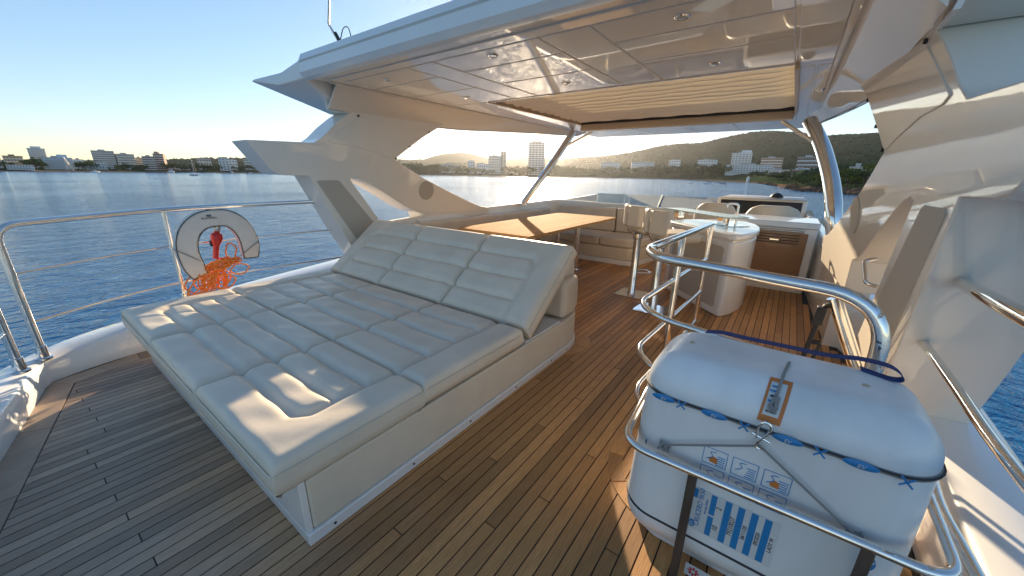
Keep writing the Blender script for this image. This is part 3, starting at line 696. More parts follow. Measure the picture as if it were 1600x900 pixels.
# forward lounge in the bow corner
t = thing('bow_sofa', 'low beige sofa in front of the bar stools, under the windscreen', 'sofa', (-2.2, 8.5, 0))
obj('sofa_base', MB().box(-3.3, -1.25, 7.75, 9.0, .0015, .32), 'vinyl_warm', t, bevel=.012)
for x0, x1 in ((-3.28, -2.42), (-2.41, -1.83), (-1.82, -1.26)):
    obj('seat_cushion', MB().box(x0, x1, 7.76, 8.98, .322, .50), 'vinyl_warm', t, bevel=.035)
obj('back_cushion', MB().box(-3.3, -1.26, 8.985, 9.12, .40, .66), 'vinyl_warm', t, bevel=.035)
t = thing('side_table', 'small varnished wooden tray table on the bow sofa', 'table', (-1.95, 8.65, .5))
obj('tray', MB().box(-2.12, -1.76, 8.35, 8.98, .70, .73), 'table_teak', t, bevel=.008)
obj('pedestal', MB().lathe((-1.95, 8.65, .5), [(.06, 0), (.03, .02), (.03, .20)], 14), 'steel', t)
fore = MB().box(-4.0, .5, 9.13, 9.35, -.1, .72)
tag(obj('bow_coaming', fore, 'gelcoat', bevel=.02), 'white forward coaming under the tinted windscreen', 'bulwark')
t = thing('windscreen', 'low tinted windscreen with blue-reflecting steel stanchion', 'windscreen', (-2.2, 9.25, .72))
gl = [(-4.04, 9.26), (-3.2, 9.28), (-2.47, 9.28), (-1.8, 9.28), (-1.15, 9.28)]
for (ax, ay), (bx, by) in zip(gl, gl[1:]):
    obj('glass_pane', MB().box(ax + .004, bx - .004, ay, ay + .008, .735, 1.05), 'tinted_glass', t)
obj('rail', MB().box(-4.0, -1.1, 9.255, 9.30, .7215, .742), 'black_plastic', t, bevel=.004)
obj('stanchion', MB().tube([(-2.50, 9.22, .73), (-2.41, 9.22, 1.075)], .028, 14), 'steel', t)

# ================================================================ BAR STOOLS
FD = Vector((.746, .665, 0)); LD = Vector((-.665, .746, 0))   # facing the bar, and along it
def stool(x, y, label):
    t = thing('bar_stool', label, 'stool', (x, y, 0), 'bar stools')
    c = Vector((x, y, 0))
    ax, ay = (FD + LD).normalized() * .175, (FD - LD).normalized() * .175
    obj('base_plate', MB().obox(c + Vector((0, 0, .0065)), ax, ay, (0, 0, .005)), 'steel', t, bevel=.002, seg=1)
    obj('column', MB().lathe((x, y, .0115), [(.052, 0), (.052, .012), (.047, .02), (.047, .72), (.060, .73), (.060, .79)], 24), 'steel', t)
    f = c + Vector((0, 0, .30)); fr_ = fillet([f + FD * .03 + LD * .045, f + FD * .20 + LD * .10, f + FD * .20 - LD * .10, f + FD * .03 - LD * .045], .06)
    obj('footrest', MB().tube(fr_, .011, 10), 'steel', t)
    s = c + FD * .15 + Vector((0, 0, .865))
    q = MB().obox(s, FD * .205, LD * .205, (0, 0, .055)); obj('seat', q, 'vinyl_warm', t, bevel=.05, seg=5)
    b = c - FD * .145 + Vector((0, 0, 1.0))
    for k, (o_, hwid) in enumerate(((.125, .103), (-.125, .103))):
        LV = (LD + FD * (.35 if o_ > 0 else -.35)).normalized(); FV = Vector((LV.y, -LV.x, 0))
        obj('backrest_pad', MB().obox(b + LD * o_ + FD * .03 + Vector((0, 0, .02)), FV * .042, LV * hwid, (0, 0, .132)), 'vinyl_warm', t, bevel=.032, seg=5)
    obj('back_bridge', MB().obox(b + Vector((0, 0, .10)), FD * .018, LD * .09, (0, 0, .045)), 'vinyl_warm', t, bevel=.012)
    st_ = fillet([b + FD * .0 + Vector((0, 0, .06)), b + Vector((0, 0, -.15)) + FD * .01, b + FD * .08 + Vector((0, 0, -.205)), c + FD * .03 + Vector((0, 0, .80))], .06)
    obj('back_bracket', MB().tube(st_, .016, 10), 'steel', t)
stool(-1.46, 4.70, 'cream bar stool nearer the dining table, with split backrest')
stool(-1.06, 4.25, 'cream bar stool nearer the chrome stair rail, with split backrest')

# ================================================================ BAR ISLAND
isl = [(-1.17, 5.20), (-.425, 4.475), (-.385, 4.475), (-.31, 4.62), (-.25, 4.85), (-.225, 5.10), (-.24, 5.40), (-.30, 5.70), (-.45, 6.0), (-.70, 6.05), (-1.15, 5.60), (-1.22, 5.30)]
t = thing('bar_island', 'white moulded bar island with beige side panel and glass shelf', 'bar counter', (-.65, 5.2, 0))
obj('island_body', MB().plan(isl, .0015, .84), 'gelcoat_white', t, bevel=.02)
obj('shadow_groove', MB().plan(scale_pts(isl, .02), .838, .862), 'gelcoat', t)
obj('worktop', MB().plan(scale_pts(isl, -.018), .86, .925), 'gelcoat_white', t, bevel=.018)
A, B = Vector((-1.17, 5.20, 0)), Vector((-.425, 4.475, 0)); dd = (B - A).normalized(); nn = Vector((-dd.y, dd.x, 0)) * -1
def facept(s, z, o): p = A + dd * s + nn * o; return (p.x, p.y, z)
L_ = (B - A).length
q = [(.06, .09), (L_ - .09, .09), (L_ - .06, .12), (L_ - .06, .75), (L_ - .09, .78), (.06, .78)]
obj('side_panel', MB().prism([facept(s, z, -.005) for s, z in q], [facept(s, z, .007) for s, z in q]), 'grey_cloth', t, bevel=.002, seg=1)
gz = 1.03
GA, GB = Vector((-1.50, 5.90, gz)), Vector((-.55, 5.02, gz)); gd = (GB - GA).normalized(); gn = Vector((-gd.y, gd.x, 0))
obj('glass_shelf', MB().prism([GA + Vector((0, 0, 0)), GB, GB + gn * .30, GB + gn * .36 - gd * .15, GA + gn * .30], [p + Vector((0, 0, .014)) for p in (GA, GB, GB + gn * .30, GB + gn * .36 - gd * .15, GA + gn * .30)]), 'glass_frost', t, bevel=.004, seg=2)
for s in (.16, .84):
    c = GA.lerp(GB, s) + gn * .13
    obj('shelf_bracket', MB().obox((c.x, c.y, .978), gd * .05, gn * .045, (0, 0, .0505)), 'steel', t, bevel=.003, seg=1)
tp = Vector((-.52, 5.72, .926))
obj('tap', MB().tube(fillet([tp, tp + Vector((0, 0, .24)), tp + Vector((-.12, -.06, .24)), tp + Vector((-.12, -.06, .19))], .05), .016, 12), 'steel', t)
obj('sink_lid', MB().obox((-.55, 5.35, .929), gd * .18, gn * .13, (0, 0, .004)), 'steel', t, bevel=.002, seg=1)

# ================================================================ GRILL CABINET
t = thing('grill_cabinet', 'white galley cabinet with slatted wooden door facing aft', 'cabinet', (-.1, 6.45, 0))
obj('cabinet_body', MB().box(-.62, .372, 6.16, 6.80, .0015, .862), 'gelcoat_white', t, bevel=.018)
obj('worktop', MB().prism([(-.66, 6.13, .864), (.385, 6.13, .864), (.385, 6.84, .864), (-.66, 6.84, .864)], [(-.66, 6.14, .945), (.385, 6.14, .945), (.385, 6.84, .955), (-.66, 6.84, .955)]), 'gelcoat_white', t, bevel=.016)
d = obj('door', MB().box(-.50, .285, 6.145, 6.162, .085, .80), 'veneer', t, bevel=.003, seg=1)
for i in range(4):
    obj('vent_slot', MB().box(-.42, .20, 6.140, 6.148, .655 + i * .036, .666 + i * .036), 'black_plastic', d)
for i in range(2):
    obj('vent_slot', MB().box(-.42, .10, 6.140, 6.148, .125 + i * .03, .134 + i * .03), 'black_plastic', d)
obj('door_latch', MB().box(-.12, -.02, 6.136, 6.147, .69, .705), 'steel', d)
obj('towel_bar', MB().tube([(-.42, 6.135, .822), (.235, 6.135, .822)], .014, 10), 'steel_satin', t)
obj('toe_strip', MB().box(-.60, .36, 6.145, 6.159, .003, .07), 'gelcoat', t)

# ================================================================ HELM
def helm_seat(cx, wd, label):
    t = thing('helm_chair', label, 'chair', (cx, 7.3, 0), 'helm chairs')
    def back(u, v):
        a = (u - .5) * 2; top_ = 1.075 - .10 * max(0, (abs(a) - .45) / .55) ** 1.2 - .10 * max(0, (abs(a) - .8) / .2)
        return (cx + a * wd / 2, 7.08 + .10 * v + .16 * a * a, .62 + (top_ - .62) * v)
    obj('backrest', MB().sheet(back, 24, 8, (0, -.13, 0)), 'vinyl_warm', t, bevel=.03, seg=3)
    obj('seat', MB().box(cx - wd / 2 + .05, cx + wd / 2 - .05, 7.22, 7.72, .50, .64), 'vinyl_warm', t, bevel=.04, seg=4)
    obj('pedestal', MB().lathe((cx, 7.42, .0), [(.20, 0), (.20, .02), (.09, .05), (.09, .5)], 18), 'gelcoat_white', t)
helm_seat(-1.0, .66, 'rounded cream helm chair behind the glass bar shelf')
helm_seat(-.17, .80, 'rounded cream helm chair behind the grill cabinet worktop')
t = thing('helm_console', 'helm console with dark instrument panel and compass', 'console', (-.42, 8.4, 0))
obj('console_body', MB().prism([(-1.14, 8.2, 0), (.27, 8.2, 0), (.27, 8.95, 0), (-1.14, 8.95, 0)], [(-1.14, 8.42, 1.12), (.27, 8.42, 1.12), (.27, 8.95, 1.12), (-1.14, 8.95, 1.12)]), 'gelcoat', t, bevel=.02)
obj('instrument_panel', MB().prism([(-1.08, 8.345, .78), (.20, 8.345, .78), (.20, 8.36, .78), (-1.08, 8.36, .78)], [(-1.08, 8.402, 1.08), (.20, 8.402, 1.08), (.20, 8.42, 1.08), (-1.08, 8.42, 1.08)]), 'dark_panel', t)
obj('visor', MB().prism([(-1.10, 8.33, 1.122), (.28, 8.33, 1.122), (.26, 8.95, 1.122), (-1.08, 8.95, 1.122)], [(-1.0, 8.40, 1.155), (.20, 8.40, 1.155), (.2, 8.9, 1.155), (-1.0, 8.9, 1.155)]), 'gelcoat_matt', t, bevel=.01)
obj('screen', MB().prism([(-.90, 8.347, .82), (-.46, 8.347, .82), (-.46, 8.352, .82), (-.90, 8.352, .82)], [(-.90, 8.391, 1.05), (-.46, 8.391, 1.05), (-.46, 8.396, 1.05), (-.90, 8.396, 1.05)]), 'black_plastic', t)
obj('compass', MB().lathe((-.20, 8.45, 1.155), [(.10, 0), (.10, .02), (.075, .05), (.04, .075), (.01, .082)], 20), 'black_plastic', t)
obj('gauge', MB().lathe((.07, 8.36, .93), [(.06, -.01), (.06, .012), (.05, .016)], 20, 'Y'), 'lens_glass', t)
obj('side_pod', MB().box(.275, .38, 7.4, 8.9, .0, .93), 'gelcoat', t, bevel=.03)

# ================================================================ GUARD RAILS
SR = .021
def rail_thing(label, loc): return thing('guard_rail', label, 'railing', loc)
t = rail_thing('polished steel guard rail carrying the white horseshoe lifebuoy', (-4.14, -.06, .17))
P1 = Vector((-4.14, -.06, 0)); P2 = Vector((-4.53, .86, 0)); P3 = Vector((-4.30, 2.20, 0))
def at_z(p, z): return Vector((p.x, p.y, z))
mid1 = Vector((-4.38, .38, 0)); mid2 = Vector((-4.50, 1.5, 0))
toprail = [at_z(P1, .17), at_z(P1, 1.125)] + [at_z(mid1, 1.13), at_z(P2, 1.14), at_z(mid2, 1.15), at_z(P3, 1.165)]
fl = fillet([toprail[0], toprail[1], toprail[2]], .13)[:-1] + spline(toprail[2:], 8)
obj('top_rail', MB().tube(fl, SR + .002, 16), 'steel', t)
for z, y3 in ((.80, 2.33), (.45, 2.52)):
    obj('lower_rail', MB().tube(spline([at_z(P1, z), at_z(mid1, z + .005), at_z(P2, z + .01), at_z(mid2, z + .015), Vector((-4.33, y3, z + .03))], 8), .011, 10), 'steel', t)
obj('stanchion', MB().tube([at_z(P2, .25), at_z(P2, 1.135)], .019, 14), 'steel', t)
for p, z in ((P1, .165), (P2, .245)):
    obj('socket', MB().lathe((p.x, p.y, z), [(.045, 0), (.045, .012), (.031, .02), (.031, .10), (.024, .105)], 20), 'steel', t)
t = rail_thing('polished steel guard rail crossing the stern end of the deck', (-3.98, -.17, .17))
Q1 = Vector((-3.98, -.17, 0)); Q2 = Vector((-2.2, -.62, 0)); Q3 = Vector((.6, -1.25, 0))
obj('top_rail', MB().tube(fillet([at_z(Q1, .17), at_z(Q1, 1.12), at_z(Q2, 1.12), at_z(Q3, 1.12)], .13), SR + .002, 14), 'steel', t)
for z in (.80, .45): obj('lower_rail', MB().tube([at_z(Q1, z), at_z(Q2, z), at_z(Q3, z)], .011, 10), 'steel', t)
obj('stanchion', MB().tube([at_z(Q2, .15), at_z(Q2, 1.12)], .019, 12), 'steel', t)
obj('socket', MB().lathe((Q1.x, Q1.y, .165), [(.045, 0), (.045, .012), (.031, .02), (.031, .10), (.024, .105)], 20), 'steel', t)
t = rail_thing('polished steel guard rail running aft from the arch past the raft canister', (.85, -.2, .2))
obj('top_rail', MB().tube(spline([ony(1496, 438, 2.2), ony(1590, 490, 1.55), (.62, .7, 1.16), (.70, -.2, 1.16)], 8), SR + .002, 16), 'steel', t)
obj('lower_rail', MB().tube(spline([ony(1437, 526, 2.36), (.60, 1.9, .80), (.60, 1.35, .79), (.66, .5, .79), (.78, -.2, .79)], 8), .016, 12), 'steel', t)
obj('lower_rail', MB().tube(spline([(.66, 2.1, .45), (.605, 1.70, .45), (.617, 1.385, .45), (.66, .6, .45), (.80, -.2, .45)], 8), .017, 12), 'steel', t)
obj('stanchion', MB().tube([(.80, -.2, .18), (.70, -.2, 1.16)], .019, 12), 'steel', t)

# ---------------------------------------------------------------- stair rail
t = thing('stair_rail', 'polished steel stair rail looping behind the raft canister', 'railing', (-.53, 3.8, 0))
TR = .026
def rl(z, x_end): return None
top_ = [Vector((-.535, 3.83, 1.08)), Vector((-.60, 2.12, 1.10)), Vector((-.47, 1.93, 1.10)), Vector((.36, 1.77, 1.095)), Vector((.375, 1.74, .12))]
obj('top_rail', MB().tube(fillet(top_, [0, .26, .10, .20, 0], 10), TR, 18), 'steel', t)
mids = [(.757, [(-.53, 3.83), (-.625, 2.18), (-.44, 1.99), (.37, 1.80)]), (.44, [(-.53, 3.83), (-.615, 2.20), (-.44, 2.0), (.37, 1.80)]), (.13, [(-.53, 3.83), (-.60, 2.22), (-.44, 2.0), (.37, 1.80)])]
for z, p in mids:
    obj('mid_rail', MB().tube(fillet([(x, y, z) for x, y in p], [0, .22, .10, 0], 10), .0175, 14), 'steel', t)
obj('post', MB().tube([(-.535, 3.83, .002), (-.535, 3.83, 1.085)], .022, 16), 'steel', t)
obj('post', MB().tube([(-.572, 2.86, .002), (-.572, 2.86, 1.09)], .026, 16), 'steel', t)
for x, y in ((-.535, 3.83), (-.572, 2.86)):
    obj('foot_flange', MB().lathe((x, y, .0015), [(.048, 0), (.048, .008), (.030, .012)], 18), 'steel', t)

t = thing('stair_handrail', 'short polished handrail post with black folding strut beside the arch', 'handrail', (.46, 2.72, .0))
a_, b_ = ony(1301, 466, 2.7), ony(1334, 571, 2.7); e_ = a_ + (b_ - a_) * 2.25; e_.z = .01
obj('tube', MB().tube([a_, b_, e_], .028, 16), 'steel', t)
obj('tube', MB().tube([a_ + Vector((.035, .03, .0)), b_ + Vector((.035, .03, 0)), e_ + Vector((.035, .03, 0))], .012, 10), 'steel', t)
def bar(p0, p1, w_): 
    d = (p1 - p0); return MB().tube([p0, p1], w_, 8)
k1, k2, k3, k4 = [ony(*q, 2.66) for q in ((1285, 480), (1276, 506), (1255, 557), (1281, 536))]
obj('clamp', MB().obox((k1 + a_) / 2 + Vector((0, 0, -.02)), (a_ - k1) * .6 + Vector((.0, 0, -.02)), (0, .02, 0), (.006, 0, .022)), 'black_plastic', t, bevel=.004)
obj('strut_arm', MB().obox((k1 + k2) / 2, (k2 - k1) * .55, (0, .02, 0), (.022, 0, .004)), 'black_plastic', t, bevel=.004)
k5 = k3 + (k3 - k2) * 1.6; k5.z = max(k5.z, .02)
obj('strut_leg', bar(k2, k5, .013), 'black_plastic', t)
k6 = ony(1266, 533, 2.66); obj('strut_knuckle', bar(k6, k4, .014), 'black_plastic', t)
obj('strut_leg', bar(k4, k4 + Vector((-.05, 0, -.42)), .010), 'black_plastic', t)

# ================================================================ LIFE RAFT
RX0, RX1, RY0, RY1, RZ0, RZ1 = -.315, .475, 1.265, 1.70, .045, .885
RC = Vector(((RX0 + RX1) / 2, (RY0 + RY1) / 2, 0)); BR = .128
raft = thing('life_raft', 'white hard-shell life raft canister lashed in a steel cradle', 'life raft', (RC.x, RC.y, .04))
obj('shell', MB().prism([(RX0 - .035, RY0, RZ0), (RX1 + .02, RY0, RZ0), (RX1 + .02, RY1, RZ0), (RX0 - .035, RY1, RZ0)], [(RX0, RY0, RZ1), (RX1, RY0, RZ1), (RX1, RY1, RZ1), (RX0, RY1, RZ1)]), 'raft_shell', raft, bevel=BR, seg=10)
def face(x, s, o=0.0):
    """a point on the canister's front: s<=0 runs down the flat face from the shoulder, s>0 goes over the top edge (arc length)"""
    zc = RZ1 - BR
    if s <= 0: return Vector((x, RY0 - o, zc + s))
    a = s / BR
    if a < pi / 2: return Vector((x, RY0 + BR - (BR + o) * cos(a), zc + (BR + o) * sin(a)))
    return Vector((x, RY0 + BR + (s - BR * pi / 2), RZ1 + o))
def patch(name, x0, x1, s0, s1, m, o, parent, skew=0.0, n=8):
    return obj(name, MB().sheet(lambda u, v: face(x0 + (x1 - x0) * u + skew * v, s0 + (s1 - s0) * v, o), 1, n, (0, -.0015, 0)), m, parent)
def ringband(z, r, m, name, lift=.004):
    """a band round the canister at height z"""
    P = []; k = BR - .001
    f_ = (RZ1 - z) / (RZ1 - RZ0); xa, xb = RX0 - .035 * f_, RX1 + .02 * f_
    for cx, cy, a0 in ((xb - k, RY0 + k, -90), (xb - k, RY1 - k, 0), (xa + k, RY1 - k, 90), (xa + k, RY0 + k, 180)):
        for i in range(9):
            a = radians(a0 + i * 90 / 8); P.append((cx + (k + lift) * cos(a), cy + (k + lift) * sin(a), z))
    return obj(name, MB().tube(P, r, 8, closed=True), m, raft)
ZB = .738
band = ringband(ZB, .0085, 'grey_rope', 'seam_band', -.001)
ringband(ZB + .004, .0035, 'dark_rubber', 'seam_cord', .006)
ringband(.19, .005, 'dark_rubber', 'lower_band', .0)
for px in (1040, 1118, 1232, 1345):
    p = ony(px, 600 + (px - 1020) * .375, RY0); c = Vector((p.x, RY0 - .013, ZB))
    e = obj('band_seal', MB().grid(lambda u, v: (c.x + .040 * cos(2 * pi * u) * (1 - v), RY0 - .010 - .006 * v, c.z + .013 * sin(2 * pi * u) * (1 - v) ), 20, 3), 'blue_print', raft)
    tm = text_mesh('EV', .016, 'sticker', .2); o = obj('lettering', tm, None, e); o.matrix_local = Matrix.Translation((c.x, RY0 - .0175, c.z)) @ Matrix.Rotation(radians(90), 4, 'X')
for px in (1068, 1165, 1282, 1415):
    p = ony(px, 600 + (px - 1020) * .375, RY0); c = Vector((p.x, RY0 - .014, ZB)); mb = MB()
    for sx in (-1, 1): mb.tube([c + Vector((-.013 * sx, -.003, -.014)), c + Vector((.013 * sx, -.003, .014))], .0028, 6)
    obj('tie', mb, 'blue_print', raft)
# orange instruction tag over the shoulder with white label
tagx = ony(1200, 660, RY0).x
tg = patch('instruction_tag', tagx - .030, tagx + .030, .012, .165, 'orange_tag', .002, raft, .012)
patch('tag_label', tagx - .021, tagx + .021, .035, .145, 'sticker', .0045, tg, .009)
for i in range(6): patch('tag_print', tagx - .014 + (i % 2) * .004, tagx + .006, .045 + i * .016, .050 + i * .016, 'blue_print' if i % 3 else 'ink', .0068, tg, .001, 2)
# pictogram sheet and data plate
def fbox(name, x0, x1, z0, z1, m, o, parent=raft):
    return obj(name, MB().box(x0, x1, RY0 - o - .0008, RY0 - o, z0, z1), m, parent)
def fpt(px, py): return ony(px, py, RY0)
pic = thing('x', '', '') if False else None
w0, w1 = fpt(1098, 690), fpt(1240, 790)
for i in range(3):
    xa = w0.x + .008 + i * .088; 
    for r_ in range(2):
        za = .605 - r_ * .078; fb = None
        fr_ = MB()
        x0_, x1_, z0_, z1_ = xa, xa + .074, za - .066, za
        for bx in ((x0_, x1_, z0_, z0_ + .0018), (x0_, x1_, z1_ - .0018, z1_), (x0_, x0_ + .0018, z0_ + .002, z1_ - .002), (x1_ - .0018, x1_, z0_ + .002, z1_ - .002)):
            fr_.box(bx[0], bx[1], RY0 - .0016, RY0 - .0006, bx[2], bx[3])
        pf = obj('pictogram', fr_, 'blue_print', raft, smooth=False)
        d_ = MB()
        for j in range(5):
            hx = x0_ + .045 + random.uniform(-.004, .004); d_.box(hx, x1_ - .006, RY0 - .0019, RY0 - .0007, z0_ + .006 + j * .0085, z0_ + .0085 + j * .0085)
        d_.tube(spline([(x0_ + .012, RY0 - .0015, z0_ + .02), (x0_ + .03, RY0 - .0015, z0_ + .035), (x0_ + .022, RY0 - .0015, z0_ + .05), (x0_ + .04, RY0 - .0015, z0_ + .055)], 5), .0012, 5)
        obj('figure', d_, 'blue_print', pf)
        if r_ == 0 and i != 1:
            obj('raft_icon', MB().prism([(x0_ + .024, RY0 - .0022, z0_ + .012), (x0_ + .046, RY0 - .0022, z0_ + .010), (x0_ + .046, RY0 - .0022, z0_ + .030), (x0_ + .034, RY0 - .0022, z0_ + .036), (x0_ + .020, RY0 - .0022, z0_ + .024)],
                [(x0_ + .024, RY0 - .0004, z0_ + .012), (x0_ + .046, RY0 - .0004, z0_ + .010), (x0_ + .046, RY0 - .0004, z0_ + .030), (x0_ + .034, RY0 - .0004, z0_ + .036), (x0_ + .020, RY0 - .0004, z0_ + .024)]), 'orange_tag', pf)
DX0, DX1, DZ0, DZ1 = -.085, .178, .235, .425
plate_ = fbox('data_plate', DX0, DX1, DZ0, DZ1, 'sticker', .0006)
def ftext(body, size, x, z, m, parent, rot=90, o=.0022, shear=0.0):
    o_ = obj('lettering', text_mesh(body, size, m, shear), None, parent)
    o_.matrix_local = Matrix.Translation((x, RY0 - o, z)) @ Matrix.Rotation(radians(90), 4, 'X') @ Matrix.Rotation(radians(rot), 4, 'Z')
    return o_
zc_ = (DZ0 + DZ1) / 2
ftext('CRUCERO 9650', .0245, DX0 + .030, zc_ + .012, 'blue_print', plate_, shear=.12)
ftext('INFLABLE LIFERAFT', .008, DX0 + .050, zc_ + .03, 'blue_print', plate_)
fbox('blue_field', DX0 + .004, DX0 + .018, DZ1 - .045, DZ1 - .006, 'blue_print', .0015, plate_)
lg = obj('emblem', MB().grid(lambda u, v: (DX0 + .014 + .011 * cos(2 * pi * u) * (1 - v), RY0 - .0018, DZ0 + .026 + .017 * sin(2 * pi * u) * (1 - v)), 20, 2), 'blue_print', plate_); ftext('EV', .018, DX0 + .014, DZ0 + .026, 'sticker', lg)
fbox('blue_field', DX0 + .060, DX0 + .078, zc_ + .004, DZ1 - .004, 'blue_print', .0015, plate_); fbox('blue_field', DX0 + .060, DX0 + .078, DZ0 + .004, zc_ - .004, 'blue_print', .0015, plate_)
ftext('2', .024, DX0 + .089, zc_ + .045, 'ink', plate_); ftext('10', .024, DX0 + .089, zc_ - .045, 'ink', plate_)
xq = DX0 + .104
for body in ('79210027', '06/11/20', '09/2020', 'LADY M'):
    fbox('blue_field', xq, xq + .020, DZ0 + .004, DZ1 - .004, 'blue_print', .0015, plate_)
    ftext(body, .021 if len(body) == 8 and '/' not in body else .017, xq + .0295, zc_ - .005, 'ink', plate_); xq += .0385
# maker's emblems and round red mark
for px, py, sc in ((1012, 697, .9), (1369, 888, 1.5)):
    p = fpt(px, py); p.x = max(min(p.x, RX1 - .10), RX0 + .04)
    yy = RY0 if RX0 + BR < p.x < RX1 - BR else RY0 + BR - sqrt(max(0, BR ** 2 - (RX0 + BR - p.x) ** 2)) if p.x < 0 else RY0 + .008
    e = obj('emblem', MB().grid(lambda u, v: (p.x + .018 * sc * cos(2 * pi * u) * (1 - v), yy - .0035, p.z + .022 * sc * sin(2 * pi * u) * (1 - v)), 24, 2), 'blue_print', raft)
    o_ = obj('lettering', text_mesh('EV', .026 * sc, 'sticker', .2), None, e); o_.matrix_local = Matrix.Translation((p.x, yy - .0048, p.z)) @ Matrix.Rotation(radians(90), 4, 'X')
p = fpt(1083, 893); mb = MB()
for i in range(8): a = 2 * pi * i / 8; mb.obox((p.x + .014 * cos(a), RY0 - .0018, p.z + .014 * sin(a)), Vector((cos(a), 0, sin(a))) * .006, Vector((-sin(a), 0, cos(a))) * .0035, (0, .0006, 0))
sq = fbox('round_sticker', p.x - .03, p.x + .06, p.z - .03, p.z + .028, 'sticker', .0006); obj('ring_mark', mb, 'red_plastic', sq)
# webbing over the back edge
rb = spline([(-.175, 1.60, .893), (-.12, 1.60, .905), (-.03, 1.635, .892), (.10, 1.65, .889), (.22, 1.65, .892), (.30, 1.63, .912), (.37, 1.60, .918), (.40, 1.585, .895), (.37, 1.57, .889), (.30, 1.60, .889)], 8)
obj('carry_strap', MB().sheet(lambda u, v: rb[round(u * (len(rb) - 1))] + Vector((0, -.018 + .036 * v, .0)), len(rb) - 1, 1, (0, 0, .003)), 'navy_web', raft)
for x in (-.20, .30): obj('rivet', MB().lathe((x, 1.47, .883), [(.010, 0), (.010, .004), (.006, .006)], 12), 'tan_trim', raft)
# lashing: painter, shackle and two legs
def rope(pts, r, m='grey_rope', name='lashing', parent=raft): return obj(name, MB().tube(pts, r, 8), m, parent)
sx_ = tagx - .006; kn = Vector((sx_, RY0 - .022, ZB - .045))
rope([face(sx_ + .035, .30, .006), face(sx_ + .022, .20, .008), face(sx_ + .014, .12, .012), face(sx_ + .006, .05, .016)], .0045)
knot = MB()
for i in range(5): knot.tube(spline([face(sx_ + .010 + random.uniform(-.012, .012), .045 + random.uniform(0, .05), .018 + random.uniform(0, .008)) for _ in range(5)], 5), .004, 6)
obj('knot', knot, 'grey_rope', raft)
sk = [Vector((sx_ + dx, RY0 - .022, ZB + dz)) for dx, dz in ((-.014, -.02), (-.016, .01), (-.010, .035), (.004, .042), (.016, .034), (.016, .018), (.002, -.012), (-.010, -.040), (-.008, -.052), (.002, -.054), (.006, -.044))]
obj('shackle', MB().tube(spline(sk, 5), .0045, 8), 'steel', raft)
obj('shackle_pin', MB().tube([(sx_ - .028, RY0 - .022, ZB - .008), (sx_ + .022, RY0 - .022, ZB - .022)], .004, 8), 'steel', raft)
for px, py in ((1040, 692), (1330, 828)):
    p = fpt(px, py); e = Vector((p.x, RY0 - .020, p.z + .005)); rope([kn, e], .0040)
    kk = MB()
    for i in range(5): kk.tube(spline([e + Vector((random.uniform(-.02, .02), random.uniform(-.012, .006), random.uniform(-.018, .012))) for _ in range(5)], 5), .0038, 6)
    obj('knot', kk, 'grey_rope', raft)
# cradle
t = thing('raft_cradle', 'polished steel cradle bars holding the white raft canister', 'cradle', (RC.x, RC.y, 0))
cz = .525
loop = [Vector((-.385, 1.78, cz)), Vector((-.345, 1.205, cz)), Vector((.535, 1.215, cz)), Vector((.545, 1.78, cz))]
obj('retaining_bar', MB().tube(fillet(loop, [0, .11, .09, 0], 10), .0145, 14), 'steel', t)
for x, z1_ in ((-.092, cz - .014), (.362, cz - .014)):
    obj('flat_post', MB().box(x - .015, x + .015, 1.212, 1.222, .003, z1_), 'weathered_bar', t, bevel=.002, seg=1)
for x in (-.38, .545): obj('rear_post', MB().tube([(x, 1.78, .003), (x, 1.78, cz)], .016, 12), 'steel', t)
obj('plinth', MB().plan([(-.37, 1.62), (-.34, 1.48), (-.28, 1.38), (-.20, 1.35), (.50, 1.35), (.57, 1.40), (.57, 1.95), (.50, 2.02), (-.25, 2.02), (-.33, 1.94), (-.37, 1.80)], .0025, .043), 'gelcoat_white', t, bevel=.012)

# ================================================================ LIFEBUOY, LIGHT AND FLOATING LINE
BXP = -4.42
buoy = thing('horseshoe_lifebuoy', 'white horseshoe lifebuoy with dark piping hung on the guard rail', 'lifebuoy', tuple(onx(340, 440, BXP)))
cl = [onx(px, py, BXP) for px, py in ((312, 431), (298, 410), (290, 385), (294, 362), (310, 346), (333, 340), (357, 342), (376, 356), (387, 377), (391, 402))]
path = spline(cl, 8); NB = len(path)
def bframe(i):
    tt = (path[min(i + 1, NB - 1)] - path[max(i - 1, 0)]).normalized(); n_ = Vector((0, -tt.z, tt.y)); return tt, n_
sec = [(sx * .080, sy * .05) for sx, sy in ((-1, -.75), (-.9, -1), (.9, -1), (1, -.75), (1, .75), (.9, 1), (-.9, 1), (-1, .75))]
mb = MB(); rows_ = []
for i in range(NB):
    tt, n_ = bframe(i); e = min(i, NB - 1 - i) / 6; k = .80 + .20 * min(1, e); rows_.append([path[i] + n_ * a * k + Vector((b * (.7 + .3 * min(1, e)), 0, 0)) for a, b in sec])
mb.add([p for r_ in rows_ for p in r_], [(i * 8 + j, i * 8 + (j + 1) % 8, (i + 1) * 8 + (j + 1) % 8, (i + 1) * 8 + j) for i in range(NB - 1) for j in range(8)] + [tuple(range(8)), tuple((NB - 1) * 8 + j for j in reversed(range(8)))])
obj('cover', mb, 'buoy_cover', buoy, bevel=.022, seg=4)
for s_ in (-1, 1):
    P = []
    for i in range(NB):
        tt, n_ = bframe(i); e = min(i, NB - 1 - i) / 6; k = .80 + .20 * min(1, e); P.append(path[i] + n_ * s_ * .078 * k + Vector((.051 * (.7 + .3 * min(1, e)), 0, 0)))
    obj('piping', MB().tube(P, .0042, 6), 'ink', buoy)
